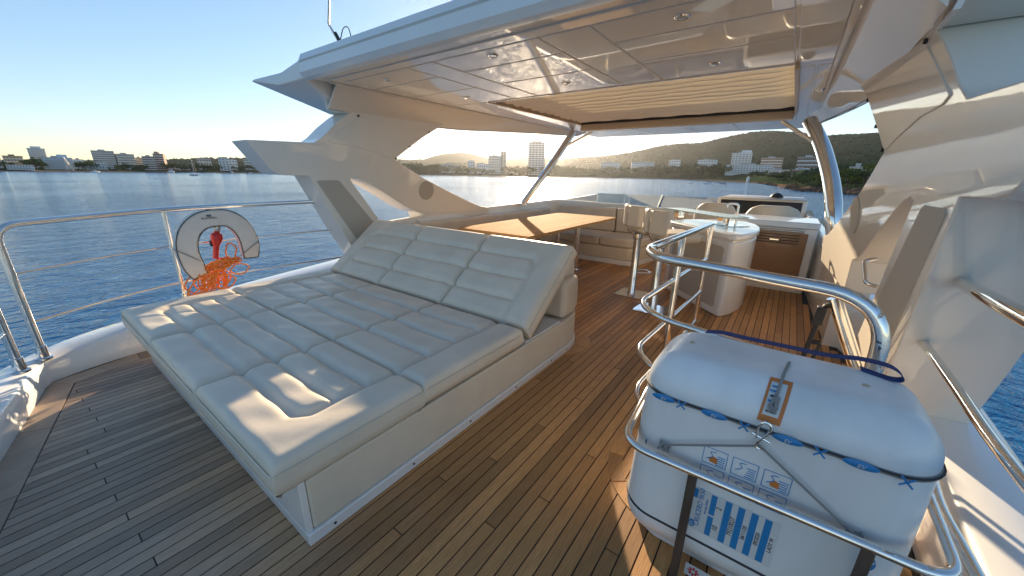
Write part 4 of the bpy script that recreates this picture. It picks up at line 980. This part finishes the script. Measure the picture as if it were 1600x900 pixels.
for i in (0, NB - 1):
    tt, n_ = bframe(i); obj('piping', MB().tube([path[i] - n_ * .062 + Vector((.036, 0, 0)), path[i] + n_ * .062 + Vector((.036, 0, 0))], .0042, 6), 'ink', buoy)
lp = onx(327, 341, BXP + .055)
o_ = obj('lettering', text_mesh('PLASTIMO', .026, 'ink'), None, buoy); o_.matrix_local = Matrix.Translation(lp - buoy.location + Vector((-.0015, 0, 0))) @ Matrix.Rotation(radians(90), 4, 'Z') @ Matrix.Rotation(radians(90), 4, 'X')
em = MB(); ec = onx(326, 337, BXP + .053); em.tube([ec + Vector((0, .018 * cos(a), .009 * sin(a))) for a in [2 * pi * k / 12 for k in range(12)]], .0022, 6, closed=True); em.tube([ec + Vector((0, -.016, 0)), ec + Vector((0, .016, 0))], .0022, 6)
obj('emblem', em, 'ink', buoy)
obj('hanger', MB().obox(onx(326, 330, BXP), (.03, 0, 0), (0, .022, 0), (0, 0, .018)), 'black_plastic', buoy, bevel=.004)
for a, b in (((272, 390), (314, 408)), ((376, 400), (402, 378))):
    obj('retaining_cord', MB().tube([onx(*a, BXP + .062), onx(*b, BXP + .062)], .004, 6), 'grey_rope', buoy)
lt = thing('rescue_light', 'red plastic rescue light hanging inside the lifebuoy', 'light', tuple(onx(339, 400, BXP)))
c0, c1 = onx(339.5, 352, BXP + .02), onx(337, 404, BXP + .02); hh = (c1 - c0).length; dn = (c1 - c0).normalized()
prof = [(.0, .020), (.10, .026), (.16, .026), (.17, .022), (.21, .022), (.27, .046), (.38, .050), (.46, .044), (.60, .026), (.72, .024), (1.0, .024)]
obj('lamp_body', MB().tube([c0 + dn * hh * a for a, _ in prof[2:]], [r_ for _, r_ in prof[2:]], 18), 'red_plastic', lt, sharp=60)
obj('lamp_cap', MB().tube([c0 + dn * hh * a for a in (-.02, .0, .12, .17)], [.012, .026, .028, .024], 18), 'lens_glass', lt)
obj('clip', MB().obox(onx(331, 380, BXP), (.015, 0, 0), (0, .016, 0), (0, 0, .028)), 'black_plastic', lt, bevel=.003)
rp = thing('floating_line', 'tangled bundle of orange floating line hanging under the lifebuoy', 'rope', tuple(onx(345, 425, BXP)))
rng = random.Random(3)
core = onx(347, 412, BXP + .03); low = onx(334, 432, BXP + .02)
mb = MB()
for i in range(22):      # wound bundle
    P = []; ph = rng.uniform(0, 6.28); ry = rng.uniform(.03, .16); rz = rng.uniform(.012, .05)
    for k in range(14):
        a = ph + 2 * pi * k / 14; P.append(core + Vector((rng.uniform(-.035, .035), ry * cos(a) + rng.uniform(-.012, .012), rz * sin(a) + .15 * ry * cos(a) + rng.uniform(-.012, .012))))
    mb.tube(spline(P, 3, closed=True), .0068, 7, closed=True)
obj('wound_coil', mb, 'orange_rope', rp)
mb = MB()
for i in range(17):      # hanging loops
    s0 = low + Vector((rng.uniform(-.03, .03), rng.uniform(-.09, .09), rng.uniform(.02, .06))); dr = rng.uniform(.10, .20); wd_ = rng.uniform(.02, .07)
    P = [s0 + Vector((rng.uniform(-.01, .01), wd_ * cos(a) - (.0 if i % 5 else .07) * (1 - sin(a)), dr * .5 * sin(a) - dr * .5)) for a in [2 * pi * k / 10 for k in range(10)]]
    mb.tube(spline(P, 3, closed=True), .0068, 7, closed=True)
for (cx, cy, ry, rz) in ((310, 444, .10, .09), (361, 392, .045, .075), (375, 420, .08, .05), (350, 440, .10, .07), (322, 440, .06, .10)):
    c = onx(cx, cy, BXP + .03); P = [c + Vector((.02 * sin(3 * a), ry * cos(a), rz * sin(a))) for a in [2 * pi * k / 12 for k in range(12)]]
    mb.tube(spline(P, 4, closed=True), .0068, 7, closed=True)
obj('loose_loops', mb, 'orange_rope', rp)

# ================================================================ COAST
mat('forest', (0.030, 0.052, 0.025), 1.0, spec=0.0, noise=(0.02, 0.35))
mat('hill_ground', (0.028, 0.046, 0.023), 1.0, spec=0.0, noise=(0.012, 0.35))
mat('beach', (0.13, 0.105, 0.08), 0.95, spec=0.0, noise=(0.05, 0.2))
mat('rock', (0.11, 0.075, 0.055), 0.95, spec=0.0, noise=(0.25, 0.5))
mat('foliage', (0.055, 0.080, 0.030), 0.85, spec=0.0, noise=(0.5, 0.5), rnd=0.35)
mat('bush', (0.085, 0.115, 0.022), 0.85, spec=0.0, noise=(0.5, 0.5), rnd=0.3)
mat('bark', (0.08, 0.055, 0.038), 0.9)
mat('window_glass', (0.05, 0.065, 0.08), 0.15)
for nm, c in dict(b_white=(.80, .79, .77), b_cream=(.66, .60, .50), b_yellow=(.58, .45, .26), b_brown=(.36, .24, .17), b_blue=(.66, .73, .78), b_grey=(.48, .47, .46), b_orange=(.50, .31, .18), b_red=(.34, .15, .10), b_stone=(.5, .46, .40)).items():
    mat(nm, c, 0.8, noise=(0.15, 0.08))
mat('hull_white', (.78, .78, .76), 0.35)
mat('hull_dark', (.05, .06, .09), 0.4)
mat('sail_cover', (.06, .10, .22), 0.7)

SHORE = [(-500, 700), (0, 720), (200, 780), (430, 820), (600, 840), (700, 860), (900, 960), (1000, 980), (1080, 800), (1130, 640), (1185, 520), (1225, 330), (1260, 250), (1340, 225), (1420, 215), (1700, 240), (2400, 420)]
RIDGE = [(-500, 252), (0, 252), (230, 252), (300, 248.5), (345, 247), (420, 248), (520, 250), (600, 248), (640, 251), (660, 249.5), (676, 244), (692, 239), (715, 236.5), (735, 238.5), (752, 243), (770, 247), (800, 247), (822, 243.5), (836, 243), (852, 246), (880, 249), (900, 247.5), (930, 246), (960, 243), (985, 239), (1005, 234.5), (1030, 229), (1050, 226.5), (1070, 225.5), (1090, 225), (1112, 219), (1135, 213.5), (1160, 209), (1180, 207), (1205, 207), (1235, 210), (1260, 213), (1280, 214.5), (1300, 213), (1330, 212), (1365, 210.5), (1400, 209), (1500, 205), (1700, 220), (2400, 250)]
RDIST = [(-500, 2400), (400, 2600), (600, 2600), (660, 3200), (850, 3300), (900, 2400), (1000, 2100), (1150, 1900), (1300, 1800), (2400, 1700)]
NEAR = [(-500, 4), (300, 3), (600, 14), (640, 10), (700, 5), (860, 4), (930, 12), (1000, 16), (1100, 14), (1180, 10), (1215, 6), (1245, 6), (1300, 9), (1400, 12), (2400, 15)]   # ground height (m above sea) 110 m behind the shore
rn = random.Random(11)
def vnoise(a, b, seed=0):
    def h(i, j):
        n = (i * 374761393 + j * 668265263 + seed * 974634777) & 0xffffffff; n = ((n ^ (n >> 13)) * 1274126177) & 0xffffffff; return ((n ^ (n >> 16)) & 0xffff) / 65535
    i, j = math.floor(a), math.floor(b); u, v = a - i, b - j; u = u * u * (3 - 2 * u); v = v * v * (3 - 2 * v)
    return (h(i, j) * (1 - u) + h(i + 1, j) * u) * (1 - v) + (h(i, j + 1) * (1 - u) + h(i + 1, j + 1) * u) * v
def hdir(px):
    d = ray(px, 270); v = Vector((d.x, d.y)); return v.normalized()
def el(px, py):   # slope of the sight line
    d = ray(px, py); return d.z / sqrt(d.x ** 2 + d.y ** 2)
def ground(px, D):
    """height of the land (boat frame) along bearing px at distance D"""
    s = lerp_tab(SHORE, px); R = lerp_tab(RDIST, px); zr = EYE.z + el(px, lerp_tab(RIDGE, px)) * R; zn = WATER + lerp_tab(NEAR, px)
    if D < s: return WATER - .6 - (s - D) * .05
    if D < s + 14: return WATER - .6 + (D - s) / 14 * 2.2
    if D < s + 110: return WATER + 1.6 + (zn - WATER - 1.6) * ((D - s - 14) / 96)
    if D < R:
        t = (D - s - 110) / max(1, R - s - 110); t = max(0.0, t) ** 1.75
        return zn + (zr - zn) * t - 6 * sin(pi * t) * (vnoise(px * .02, D * .006, 3))
    return zr - (D - R) * .10
mb = MB(); cols = [(-500 + i * 3.0) for i in range(0, 800)]; ds = [-6, 0, 5, 14, 40, 75, 110, 160, 230, 320, 430, 560, 720, 900]
rows_ = []
for px in cols:
    hd = hdir(px); s = lerp_tab(SHORE, px); R = lerp_tab(RDIST, px); row = []
    dl = [s + d for d in ds if s + d < R - 150] ; n_extra = 24 - len(dl)
    last = dl[-1]; dl += [last + (R + 500 - last) * (k + 1) / n_extra for k in range(n_extra)]
    for k, D in enumerate(dl):
        z = ground(px, D)
        if D > s + 100: z += (vnoise(px * .35, D * .05, 1) - .5) * min(7, .004 * D)
        if s < 420 and s - 2 < D < s + 20: z += (vnoise(px * .9, D * .5, 5) - .35) * 1.6
        jx = px; row.append((hd.x * D, hd.y * D, z))
    rows_.append(row)
nr = len(rows_[0])
mb.add([p for r_ in rows_ for p in r_], [(i * nr + j, (i + 1) * nr + j, (i + 1) * nr + j + 1, i * nr + j + 1) for i in range(len(rows_) - 1) for j in range(nr - 1)])
land = obj('coastal_hills', mb, 'hill_ground', sharp=180); kind(land, 'structure')
land.data.materials.append(MATS['beach']); land.data.materials.append(MATS['rock'])
for p in land.data.polygons:
    j = p.index % (nr - 1); i = p.index // (nr - 1)
    if j < 3: p.material_index = 2 if cols[i] > 1150 else 1

# far-off pine woods on the slopes: one mass
mb = MB()
def blob(c, r, h, rr):
    n = 5; ring = [(c[0] + r * cos(2 * pi * k / n + rr) * rn.uniform(.8, 1.2), c[1] + r * sin(2 * pi * k / n + rr) * rn.uniform(.8, 1.2), c[2] + h * rn.uniform(.35, .55)) for k in range(n)]
    mb.add(ring + [(c[0], c[1], c[2] + h), (c[0], c[1], c[2] - 1)], [(k, (k + 1) % n, n) for k in range(n)] + [((k + 1) % n, k, n + 1) for k in range(n)])
cnt = 0
while cnt < 15000:
    px = rn.uniform(600, 1600) if rn.random() < .86 else rn.uniform(-100, 600)
    s = lerp_tab(SHORE, px); R = lerp_tab(RDIST, px)
    D = s + 130 + (R - s - 100) * rn.random() ** 1.2
    if rn.random() < .12: D = R + rn.uniform(-25, 10)
    if 660 < px < 880 and D > 2200: continue
    hd = hdir(px); hgt = rn.uniform(4, 8.5) + (0 if D < 1200 else 4.5)
    blob((hd.x * D, hd.y * D, ground(px, D) - (1.5 if D < 1200 else 5)), hgt * rn.uniform(.6, 1.1), hgt, rn.uniform(0, 6)); cnt += 1
o = obj('hillside_pinewood', mb, 'forest', smooth=False); kind(o, 'stuff'); tag(o, 'dark green pine wood covering the hills behind the town', 'woods')

# ---------------------------------------------------------------- shore trees
def tree_mesh(seed, flat, n=110):
    r = random.Random(seed); mb = MB()
    cl_ = [(r.uniform(-.5, .5), r.uniform(-.5, .5), r.uniform(.55, .9)) for _ in range(7)]
    for i in range(n):
        c = r.choice(cl_); u = Vector((r.gauss(0, 1), r.gauss(0, 1), r.gauss(0, 1))).normalized() * r.uniform(.5, 1) ** .5
        p = Vector(c) + Vector((u.x * .30, u.y * .30, u.z * .16 * flat))
        s = r.uniform(.06, .12); a = Vector((r.gauss(0, 1), r.gauss(0, 1), r.gauss(0, 1))).normalized(); b = a.cross(Vector((r.gauss(0, 1), r.gauss(0, 1), 1))).normalized()
        mb.add([p + a * s, p - a * s * .5 + b * s, p - a * s * .5 - b * s, p + a.cross(b) * s * .8], [(0, 1, 2), (0, 1, 3), (1, 2, 3), (2, 0, 3)])
    tk = MB().tube([(0, 0, -.1), (.02, .01, .3), (0, .02, .62)], [.045, .035, .02], 7)
    for c in cl_[:4]: tk.tube([(.01, .01, .42), (c[0] * .7, c[1] * .7, c[2] - .05)], [.02, .008], 5)
    return mb, tk
TREES = []
for i, (fl_, m_) in enumerate(((1.0, 'foliage'), (.8, 'foliage'), (1.25, 'foliage'), (1.5, 'bush'))):
    c_, k_ = tree_mesh(20 + i, fl_); TREES.append((c_.mesh('crown', m_, smooth=False), k_.mesh('trunk', 'bark')))
def tree(px, D, h, v, label, group, wid=1.0, sink=0.0):
    hd = hdir(px); z = ground(px, D) - sink
    t = thing('pine_tree' if v < 3 else 'leafy_tree', label, 'tree', (hd.x * D, hd.y * D, z), group, rn.uniform(0, 6.28))
    for me, nm in zip(TREES[v], ('crown', 'trunk')):
        o = bpy.data.objects.new(nm, me); COL.objects.link(o); o.parent = t; o.scale = (h * wid, h * wid, h)
belt = []
for x0, x1, n_, hA, hB in ((-10, 20, 3, 6, 9), (44, 74, 6, 8, 13), (120, 155, 6, 6, 11), (186, 232, 7, 6, 10), (258, 345, 22, 7, 11), (362, 420, 9, 5, 9), (620, 700, 26, 10, 17), (700, 770, 18, 9, 15), (790, 830, 12, 12, 18), (850, 905, 18, 14, 22), (905, 1040, 30, 10, 18), (1040, 1135, 22, 10, 17)):
    for k in range(n_): belt.append((x0 + (x1 - x0) * (k + rn.uniform(.1, .9)) / n_, rn.uniform(20, 95), rn.uniform(hA, hB), rn.choice((0, 1, 2))))
for px, dd_, h_, v_ in belt:
    tree(px, lerp_tab(SHORE, px) + dd_, h_ * 1.15, v_, 'dark green pine tree in the belt along the far shore', 'pines along the far shore', rn.uniform(.8, 1.2))
for k in range(34):   # headland on the right
    px = rn.uniform(1215, 1420); v_ = rn.choice((0, 2, 3, 3)); D = lerp_tab(SHORE, px) + rn.uniform(18, 70)
    tree(px, D, rn.uniform(3, 7.5), v_, 'green bushy tree on the rocky headland beside the curved roof post' if v_ == 3 else 'dark pine tree on the rocky headland beside the curved roof post', 'headland bushes' if v_ == 3 else 'headland pines', rn.uniform(.9, 1.4))
# boulders of the headland
bk = []
for k in range(3):
    b_ = bmesh.new(); bmesh.ops.create_icosphere(b_, subdivisions=2, radius=1); rr = random.Random(k + 50)
    for v_ in b_.verts: v_.co *= rr.uniform(.72, 1.15); v_.co.z *= .7
    me = bpy.data.meshes.new('boulder'); b_.to_mesh(me); b_.free(); me.materials.append(MATS['rock']); bk.append(me)
for k in range(46):
    px = rn.uniform(1188, 1400); D = lerp_tab(SHORE, px) + rn.uniform(-4, 12); hd = hdir(px)
    o = bpy.data.objects.new('boulder', rn.choice(bk)); COL.objects.link(o); s_ = rn.uniform(1.2, 3.0); o.location = (hd.x * D, hd.y * D, max(WATER, ground(px, D)) + .3); o.scale = (s_ * 1.5, s_, s_ * .8); o.rotation_euler = (0, 0, rn.uniform(0, 6))
    tag(o, 'brown boulder at the waterline of the rocky headland', 'boulder', 'headland boulders')

# ---------------------------------------------------------------- buildings
wmesh = MB().box(-.5, .5, -.12, .3, 0, 1).mesh('window', 'window_glass', smooth=False)
def building(label, x0, x1, yt, D, m, floors, bays, base=None, balc=0.9, yaw=0.0, cat='building', band='b_white', roof='b_grey', depth=16, name='apartment_building', wfill=.44, pent=None):
    xm = (x0 + x1) / 2; hd = hdir(xm); a = hdir(x0) * D; b = hdir(x1) * D; wdt = (b - a).length / max(.4, cos(yaw)) * (1 if not yaw else .92)
    ztop = EYE.z + el(xm, yt) * D; z0 = ground(xm, D) - 2.0
    if base is not None: z0 = min(z0, EYE.z + el(xm, base) * D)
    H = ztop - z0
    rz = math.atan2(hd.y, hd.x) - pi / 2 + yaw
    t = thing(name, label, cat, (hd.x * D, hd.y * D, z0), None, rz)
    obj('wall', MB().box(-wdt / 2, wdt / 2, 0, depth, 0, H), m, t, local=True, smooth=False)
    obj('roof', MB().box(-wdt / 2 - .4, wdt / 2 + .4, -.4, depth + .4, H, H + .7).box(-wdt * .2, wdt * .12, depth * .3, depth * .6, H + .7, H + 2.6), roof, t, local=True, smooth=False)
    if pent:
        obj('penthouse', MB().box(wdt * (pent[0] - .5), wdt * (pent[1] - .5), depth * .2, depth * .9, H + .7, H + pent[2]), m, t, local=True, smooth=False)
    zb_ = 3.0; fh = (H - zb_) / floors; bw = wdt / bays
    for f in range(floors):
        z = zb_ + f * fh
        for i in range(bays):
            o = bpy.data.objects.new('window', wmesh); COL.objects.link(o); o.parent = t
            o.location = (-wdt / 2 + (i + .5) * bw, 0, z + fh * .14); o.scale = (bw * wfill, 1, fh * .52)
        if balc: obj('balcony', MB().box(-wdt / 2 - (.3 if balc > 1 else -.3), wdt / 2 + (.3 if balc > 1 else -.3), -balc - .5, 0, z - .12, z + .10).box(-wdt / 2 + .3, wdt / 2 - .3, -balc - .5, -balc - .38, z + .1, z + fh * .30), band, t, local=True, smooth=False)
    return t
building('pale blue-white tower block standing left of the yellow villas on the far shore', -6, 9, 234, 830, 'b_white', 9, 5)
building('yellow and brown villa block behind the terrace restaurant', 13, 44, 244.5, 880, 'b_yellow', 4, 6, roof='b_brown')
building('stepped white tower rising behind the long blue hotel', 55, 82, 233, 900, 'b_white', 10, 6, pent=(.2, .8, 3.5))
building('long pale blue hotel with rows of balconies', 73, 120, 247, 800, 'b_blue', 6, 12, balc=1.2, pent=(.5, .85, 4.5))
building('low white terrace restaurant at the water edge', 14, 57, 258, 745, 'b_white', 2, 9, roof='b_orange', depth=10)
building('small white house beside the long blue hotel', 120, 136, 250, 850, 'b_white', 3, 4)
building('low pale houses on the waterfront between the two hotels', 130, 149, 257, 815, 'b_blue', 2, 6)
building('white gabled house in front of the grid-fronted hotel', 152, 171, 254.5, 830, 'b_white', 2, 4)
building('broad grey hotel with a grid of balconies', 152, 187, 236.5, 930, 'b_grey', 8, 11, balc=1.1)
building('white apartment row beside the broad grey hotel', 188, 218, 241.5, 930, 'b_cream', 6, 8, yaw=.15)
building('narrow yellow block behind the brown twin towers', 217, 229, 247, 950, 'b_yellow', 5, 3)
building('brown apartment block with white stair tower, lower of the twins', 228, 248, 245, 850, 'b_brown', 6, 5)
building('taller brown apartment block of the twins', 245, 262, 241, 875, 'b_brown', 7, 4, yaw=-.2, pent=(.1, .5, 4))
building('low cream house among the waterfront pines', 262, 300, 258, 900, 'b_cream', 1, 6)
building('white corner block next to the stepped houses', 345, 361, 247.5, 860, 'b_white', 5, 3)
building('stepped white houses behind the anchored motor cruiser', 361, 374, 250, 900, 'b_white', 3, 3)
building('sand-coloured block with dark windows near the arch wing', 384, 400, 249, 900, 'b_stone', 4, 4)
building('cream block partly hidden by the arch wing', 400, 424, 252, 900, 'b_cream', 3, 5)
building('sand-coloured low block behind the sailing yacht', 312, 334, 248.5, 1000, 'b_stone', 3, 5)
building('low cream houses under the far centre hill', 686, 720, 257, 1000, 'b_cream', 2, 8)
building('small white tower under the far centre hill', 731, 742, 251.5, 1000, 'b_white', 4, 3)
building('low white terrace next to the slab hotel', 745, 763, 256, 1000, 'b_white', 2, 5)
building('pale slab hotel under the far centre hill', 763, 782, 243.5, 1000, 'b_cream', 7, 6)
building('blank tan stair tower of the slab hotel', 782, 791, 237, 1005, 'b_stone', 9, 2, balc=0)
building('tall round-cornered tower with balconies on every floor', 825, 850, 222.5, 990, 'b_grey', 15, 5, balc=1.6, pent=(.2, .8, 4), roof='b_stone', depth=24)
building('pale hotel half hidden by pines, left of the white terraces', 938, 968, 254, 1090, 'b_white', 4, 8)
building('stepped white apartment terraces among the pines', 984, 1022, 254, 1090, 'b_white', 4, 9, yaw=.1)
building('small white block high on the wooded slope', 1043, 1061, 250, 1250, 'b_white', 3, 5)
building('white block with flat roof above the moored boats', 1086, 1118, 250, 960, 'b_white', 4, 7, yaw=-.12)
building('tall white tower pair above the long beach hotel', 1139, 1170, 239.5, 800, 'b_white', 9, 6, balc=1.2, pent=(.45, .95, 5))
building('long white beach hotel with open ground-floor arches', 1132, 1206, 258, 690, 'b_white', 4, 16, balc=1.2, depth=14)
building('lower white annex of the long beach hotel', 1200, 1233, 266, 600, 'b_white', 3, 9, depth=12)
building('orange-brown apartment block behind the beach hotel', 1185, 1219, 247, 760, 'b_orange', 5, 8)
building('brown apartment block on the rise beside the roof post', 1241, 1278, 246, 560, 'b_brown', 4, 8)
building('red-brown villa with flat roof on the headland', 1237, 1264, 266, 420, 'b_red', 2, 5, depth=10, name='villa', cat='villa')
building('cream villa behind the headland bushes', 1326, 1352, 262, 320, 'b_cream', 2, 4, depth=10, name='villa', cat='villa', balc=.6)
building('low stone wall house on the headland', 1352, 1374, 271, 285, 'b_stone', 1, 3, depth=8, name='villa', cat='villa', balc=0)
sb = obj('signal_tower', MB().lathe((0, 0, 0), [(1.6, -1), (1.5, 4.2), (1.9, 4.3), (1.9, 4.9), (.8, 5.0), (.8, 6.3), (.2, 6.9)], 14), 'white_paint'); hd = hdir(1171); sb.location = (hd.x * 560, hd.y * 560, WATER + .8); tag(sb, 'small white light tower at the end of the rocks', 'light tower')

# ---------------------------------------------------------------- boats
def hull_mesh(L, B, H, m):
    mb = MB(); st = [(-.5, .75, 0), (-.2, 1, 0), (.15, .95, .05), (.38, .6, .15), (.5, .03, .3)]; rows_ = []
    for s_, b_, r_ in st: rows_.append([(s_ * L, -b_ * B / 2, H * (1 + r_)), (s_ * L, -b_ * B / 2 * .8, .15 * H), (s_ * L * .96, 0, -.35 * H), (s_ * L, b_ * B / 2 * .8, .15 * H), (s_ * L, b_ * B / 2, H * (1 + r_))])
    mb.add([p for r_ in rows_ for p in r_], [(i * 5 + j, (i + 1) * 5 + j, (i + 1) * 5 + (j + 1) % 5, i * 5 + (j + 1) % 5) for i in range(4) for j in range(5)] + [(0, 1, 2, 3, 4), (24, 23, 22, 21, 20)])
    return mb.mesh('hull', m)
def boat(px, py, L, label, sail=None, rz=0.0, m='hull_white', cabin=True, name='motor_boat'):
    p = onz(px, py, WATER); B, H = L * .3, L * .11
    t = thing(name, label, 'boat', (p.x, p.y, WATER), None, rz)
    obj('hull', hull_mesh(L, B, H, m), None, t, local=True)
    if cabin: obj('cabin', MB().prism([(-.25 * L, -B * .3, H * .9), (.2 * L, -B * .25, H * .9), (.2 * L, B * .25, H * .9), (-.25 * L, B * .3, H * .9)], [(-.22 * L, -B * .25, H * (1.5 if sail else 2.1)), (.08 * L, -B * .2, H * (1.5 if sail else 2.1)), (.08 * L, B * .2, H * (1.5 if sail else 2.1)), (-.22 * L, B * .25, H * (1.5 if sail else 2.1))]), 'hull_white', t, local=True, smooth=False)
    if cabin and not sail: obj('cabin_window', MB().box(-.18 * L, .11 * L, -B * .27, B * .27, H * 1.4, H * 1.75), 'window_glass', t, local=True, smooth=False)
    if sail:
        obj('mast', MB().tube([(.05 * L, 0, H), (.04 * L, 0, sail)], [L * .011, L * .007], 6), 'hull_white', t, local=True)
        obj('boom', MB().tube([(.05 * L, 0, H * 2.3), (-.38 * L, 0, H * 2.3)], L * .022, 6), 'sail_cover', t, local=True)
        mb = MB(); top_ = Vector((.04 * L, 0, sail * .97))
        for q in ((.5 * L, 0, H * 1.3), (-.5 * L, 0, H), (.04 * L, B * .5, H), (.04 * L, -B * .5, H)): mb.tube([top_, q], .03, 4)
        obj('rigging', mb, 'steel_satin', t, local=True)
boat(304, 274.5, 11, 'white sailing yacht with bare mast, alone in open water', 15, .3, name='sailing_yacht')
boat(106, 268.2, 12, 'white sailing yacht moored in front of the long blue hotel, taller mast', 19, 1.9, name='sailing_yacht')
boat(96, 267.6, 10, 'dark-hulled sailing yacht moored in front of the long blue hotel', 18, 1.7, 'hull_dark', name='sailing_yacht')
boat(150, 269, 10, 'sailing yacht moored before the white gabled house', 12, 2.2, name='sailing_yacht')
boat(157, 268.2, 7, 'small motor boat next to the yacht before the gabled house', None, .5)
boat(268, 269.8, 17, 'grey motor cruiser anchored off the waterfront pines', None, .1)
boat(296, 269.6, 9, 'sailing yacht lying close behind the lone yacht', 14, 2.6, name='sailing_yacht')
boat(362, 270.3, 14, 'long white motor cruiser off the white corner block', None, -.1)
boat(392, 271.6, 9, 'small motor boat nearest the arch wing', None, .3)
boat(213, 268.8, 7, 'small dark tender off the cream apartment row', None, .2, 'hull_dark', cabin=False)
boat(53, 266.6, 9, 'white day boat at the terrace restaurant', None, .2)
boat(38, 266.6, 8, 'open boat alongside the terrace restaurant', None, 2.9, cabin=False)
boat(20, 266.8, 8, 'small day boat away from the terrace restaurant', None, .1)
boat(862, 279.5, 6, 'dark open boat in the sun glitter', None, .3, 'hull_dark', cabin=False)
boat(1078, 287, 4.5, 'small white open boat before the flat-roofed block', None, .2, cabin=False)
boat(1105, 288, 6, 'small white cuddy boat, middle one of three', None, -.2)
boat(1129, 287.5, 5.5, 'dark open boat nearest the rocks', None, .1, 'hull_dark', cabin=False)

# ---------------------------------------------------------------- the evening air
m = bpy.data.materials.new('haze'); m.use_nodes = True; N = m.node_tree; N.nodes.clear()
pv = N.nodes.new('ShaderNodeVolumePrincipled'); pv.inputs['Color'].default_value = (0.93, 0.95, 1.0, 1); pv.inputs['Density'].default_value = 3.2e-5; pv.inputs['Anisotropy'].default_value = 0.8
mo = N.nodes.new('ShaderNodeOutputMaterial'); N.links.new(pv.outputs[0], mo.inputs['Volume']); MATS['haze'] = m
hz = obj('haze', MB().box(-5200, 5200, -1500, 5200, WATER - 45, 330), 'haze', smooth=False); kind(hz, 'stuff'); tag(hz, 'thin pale evening haze over the bay', 'haze')
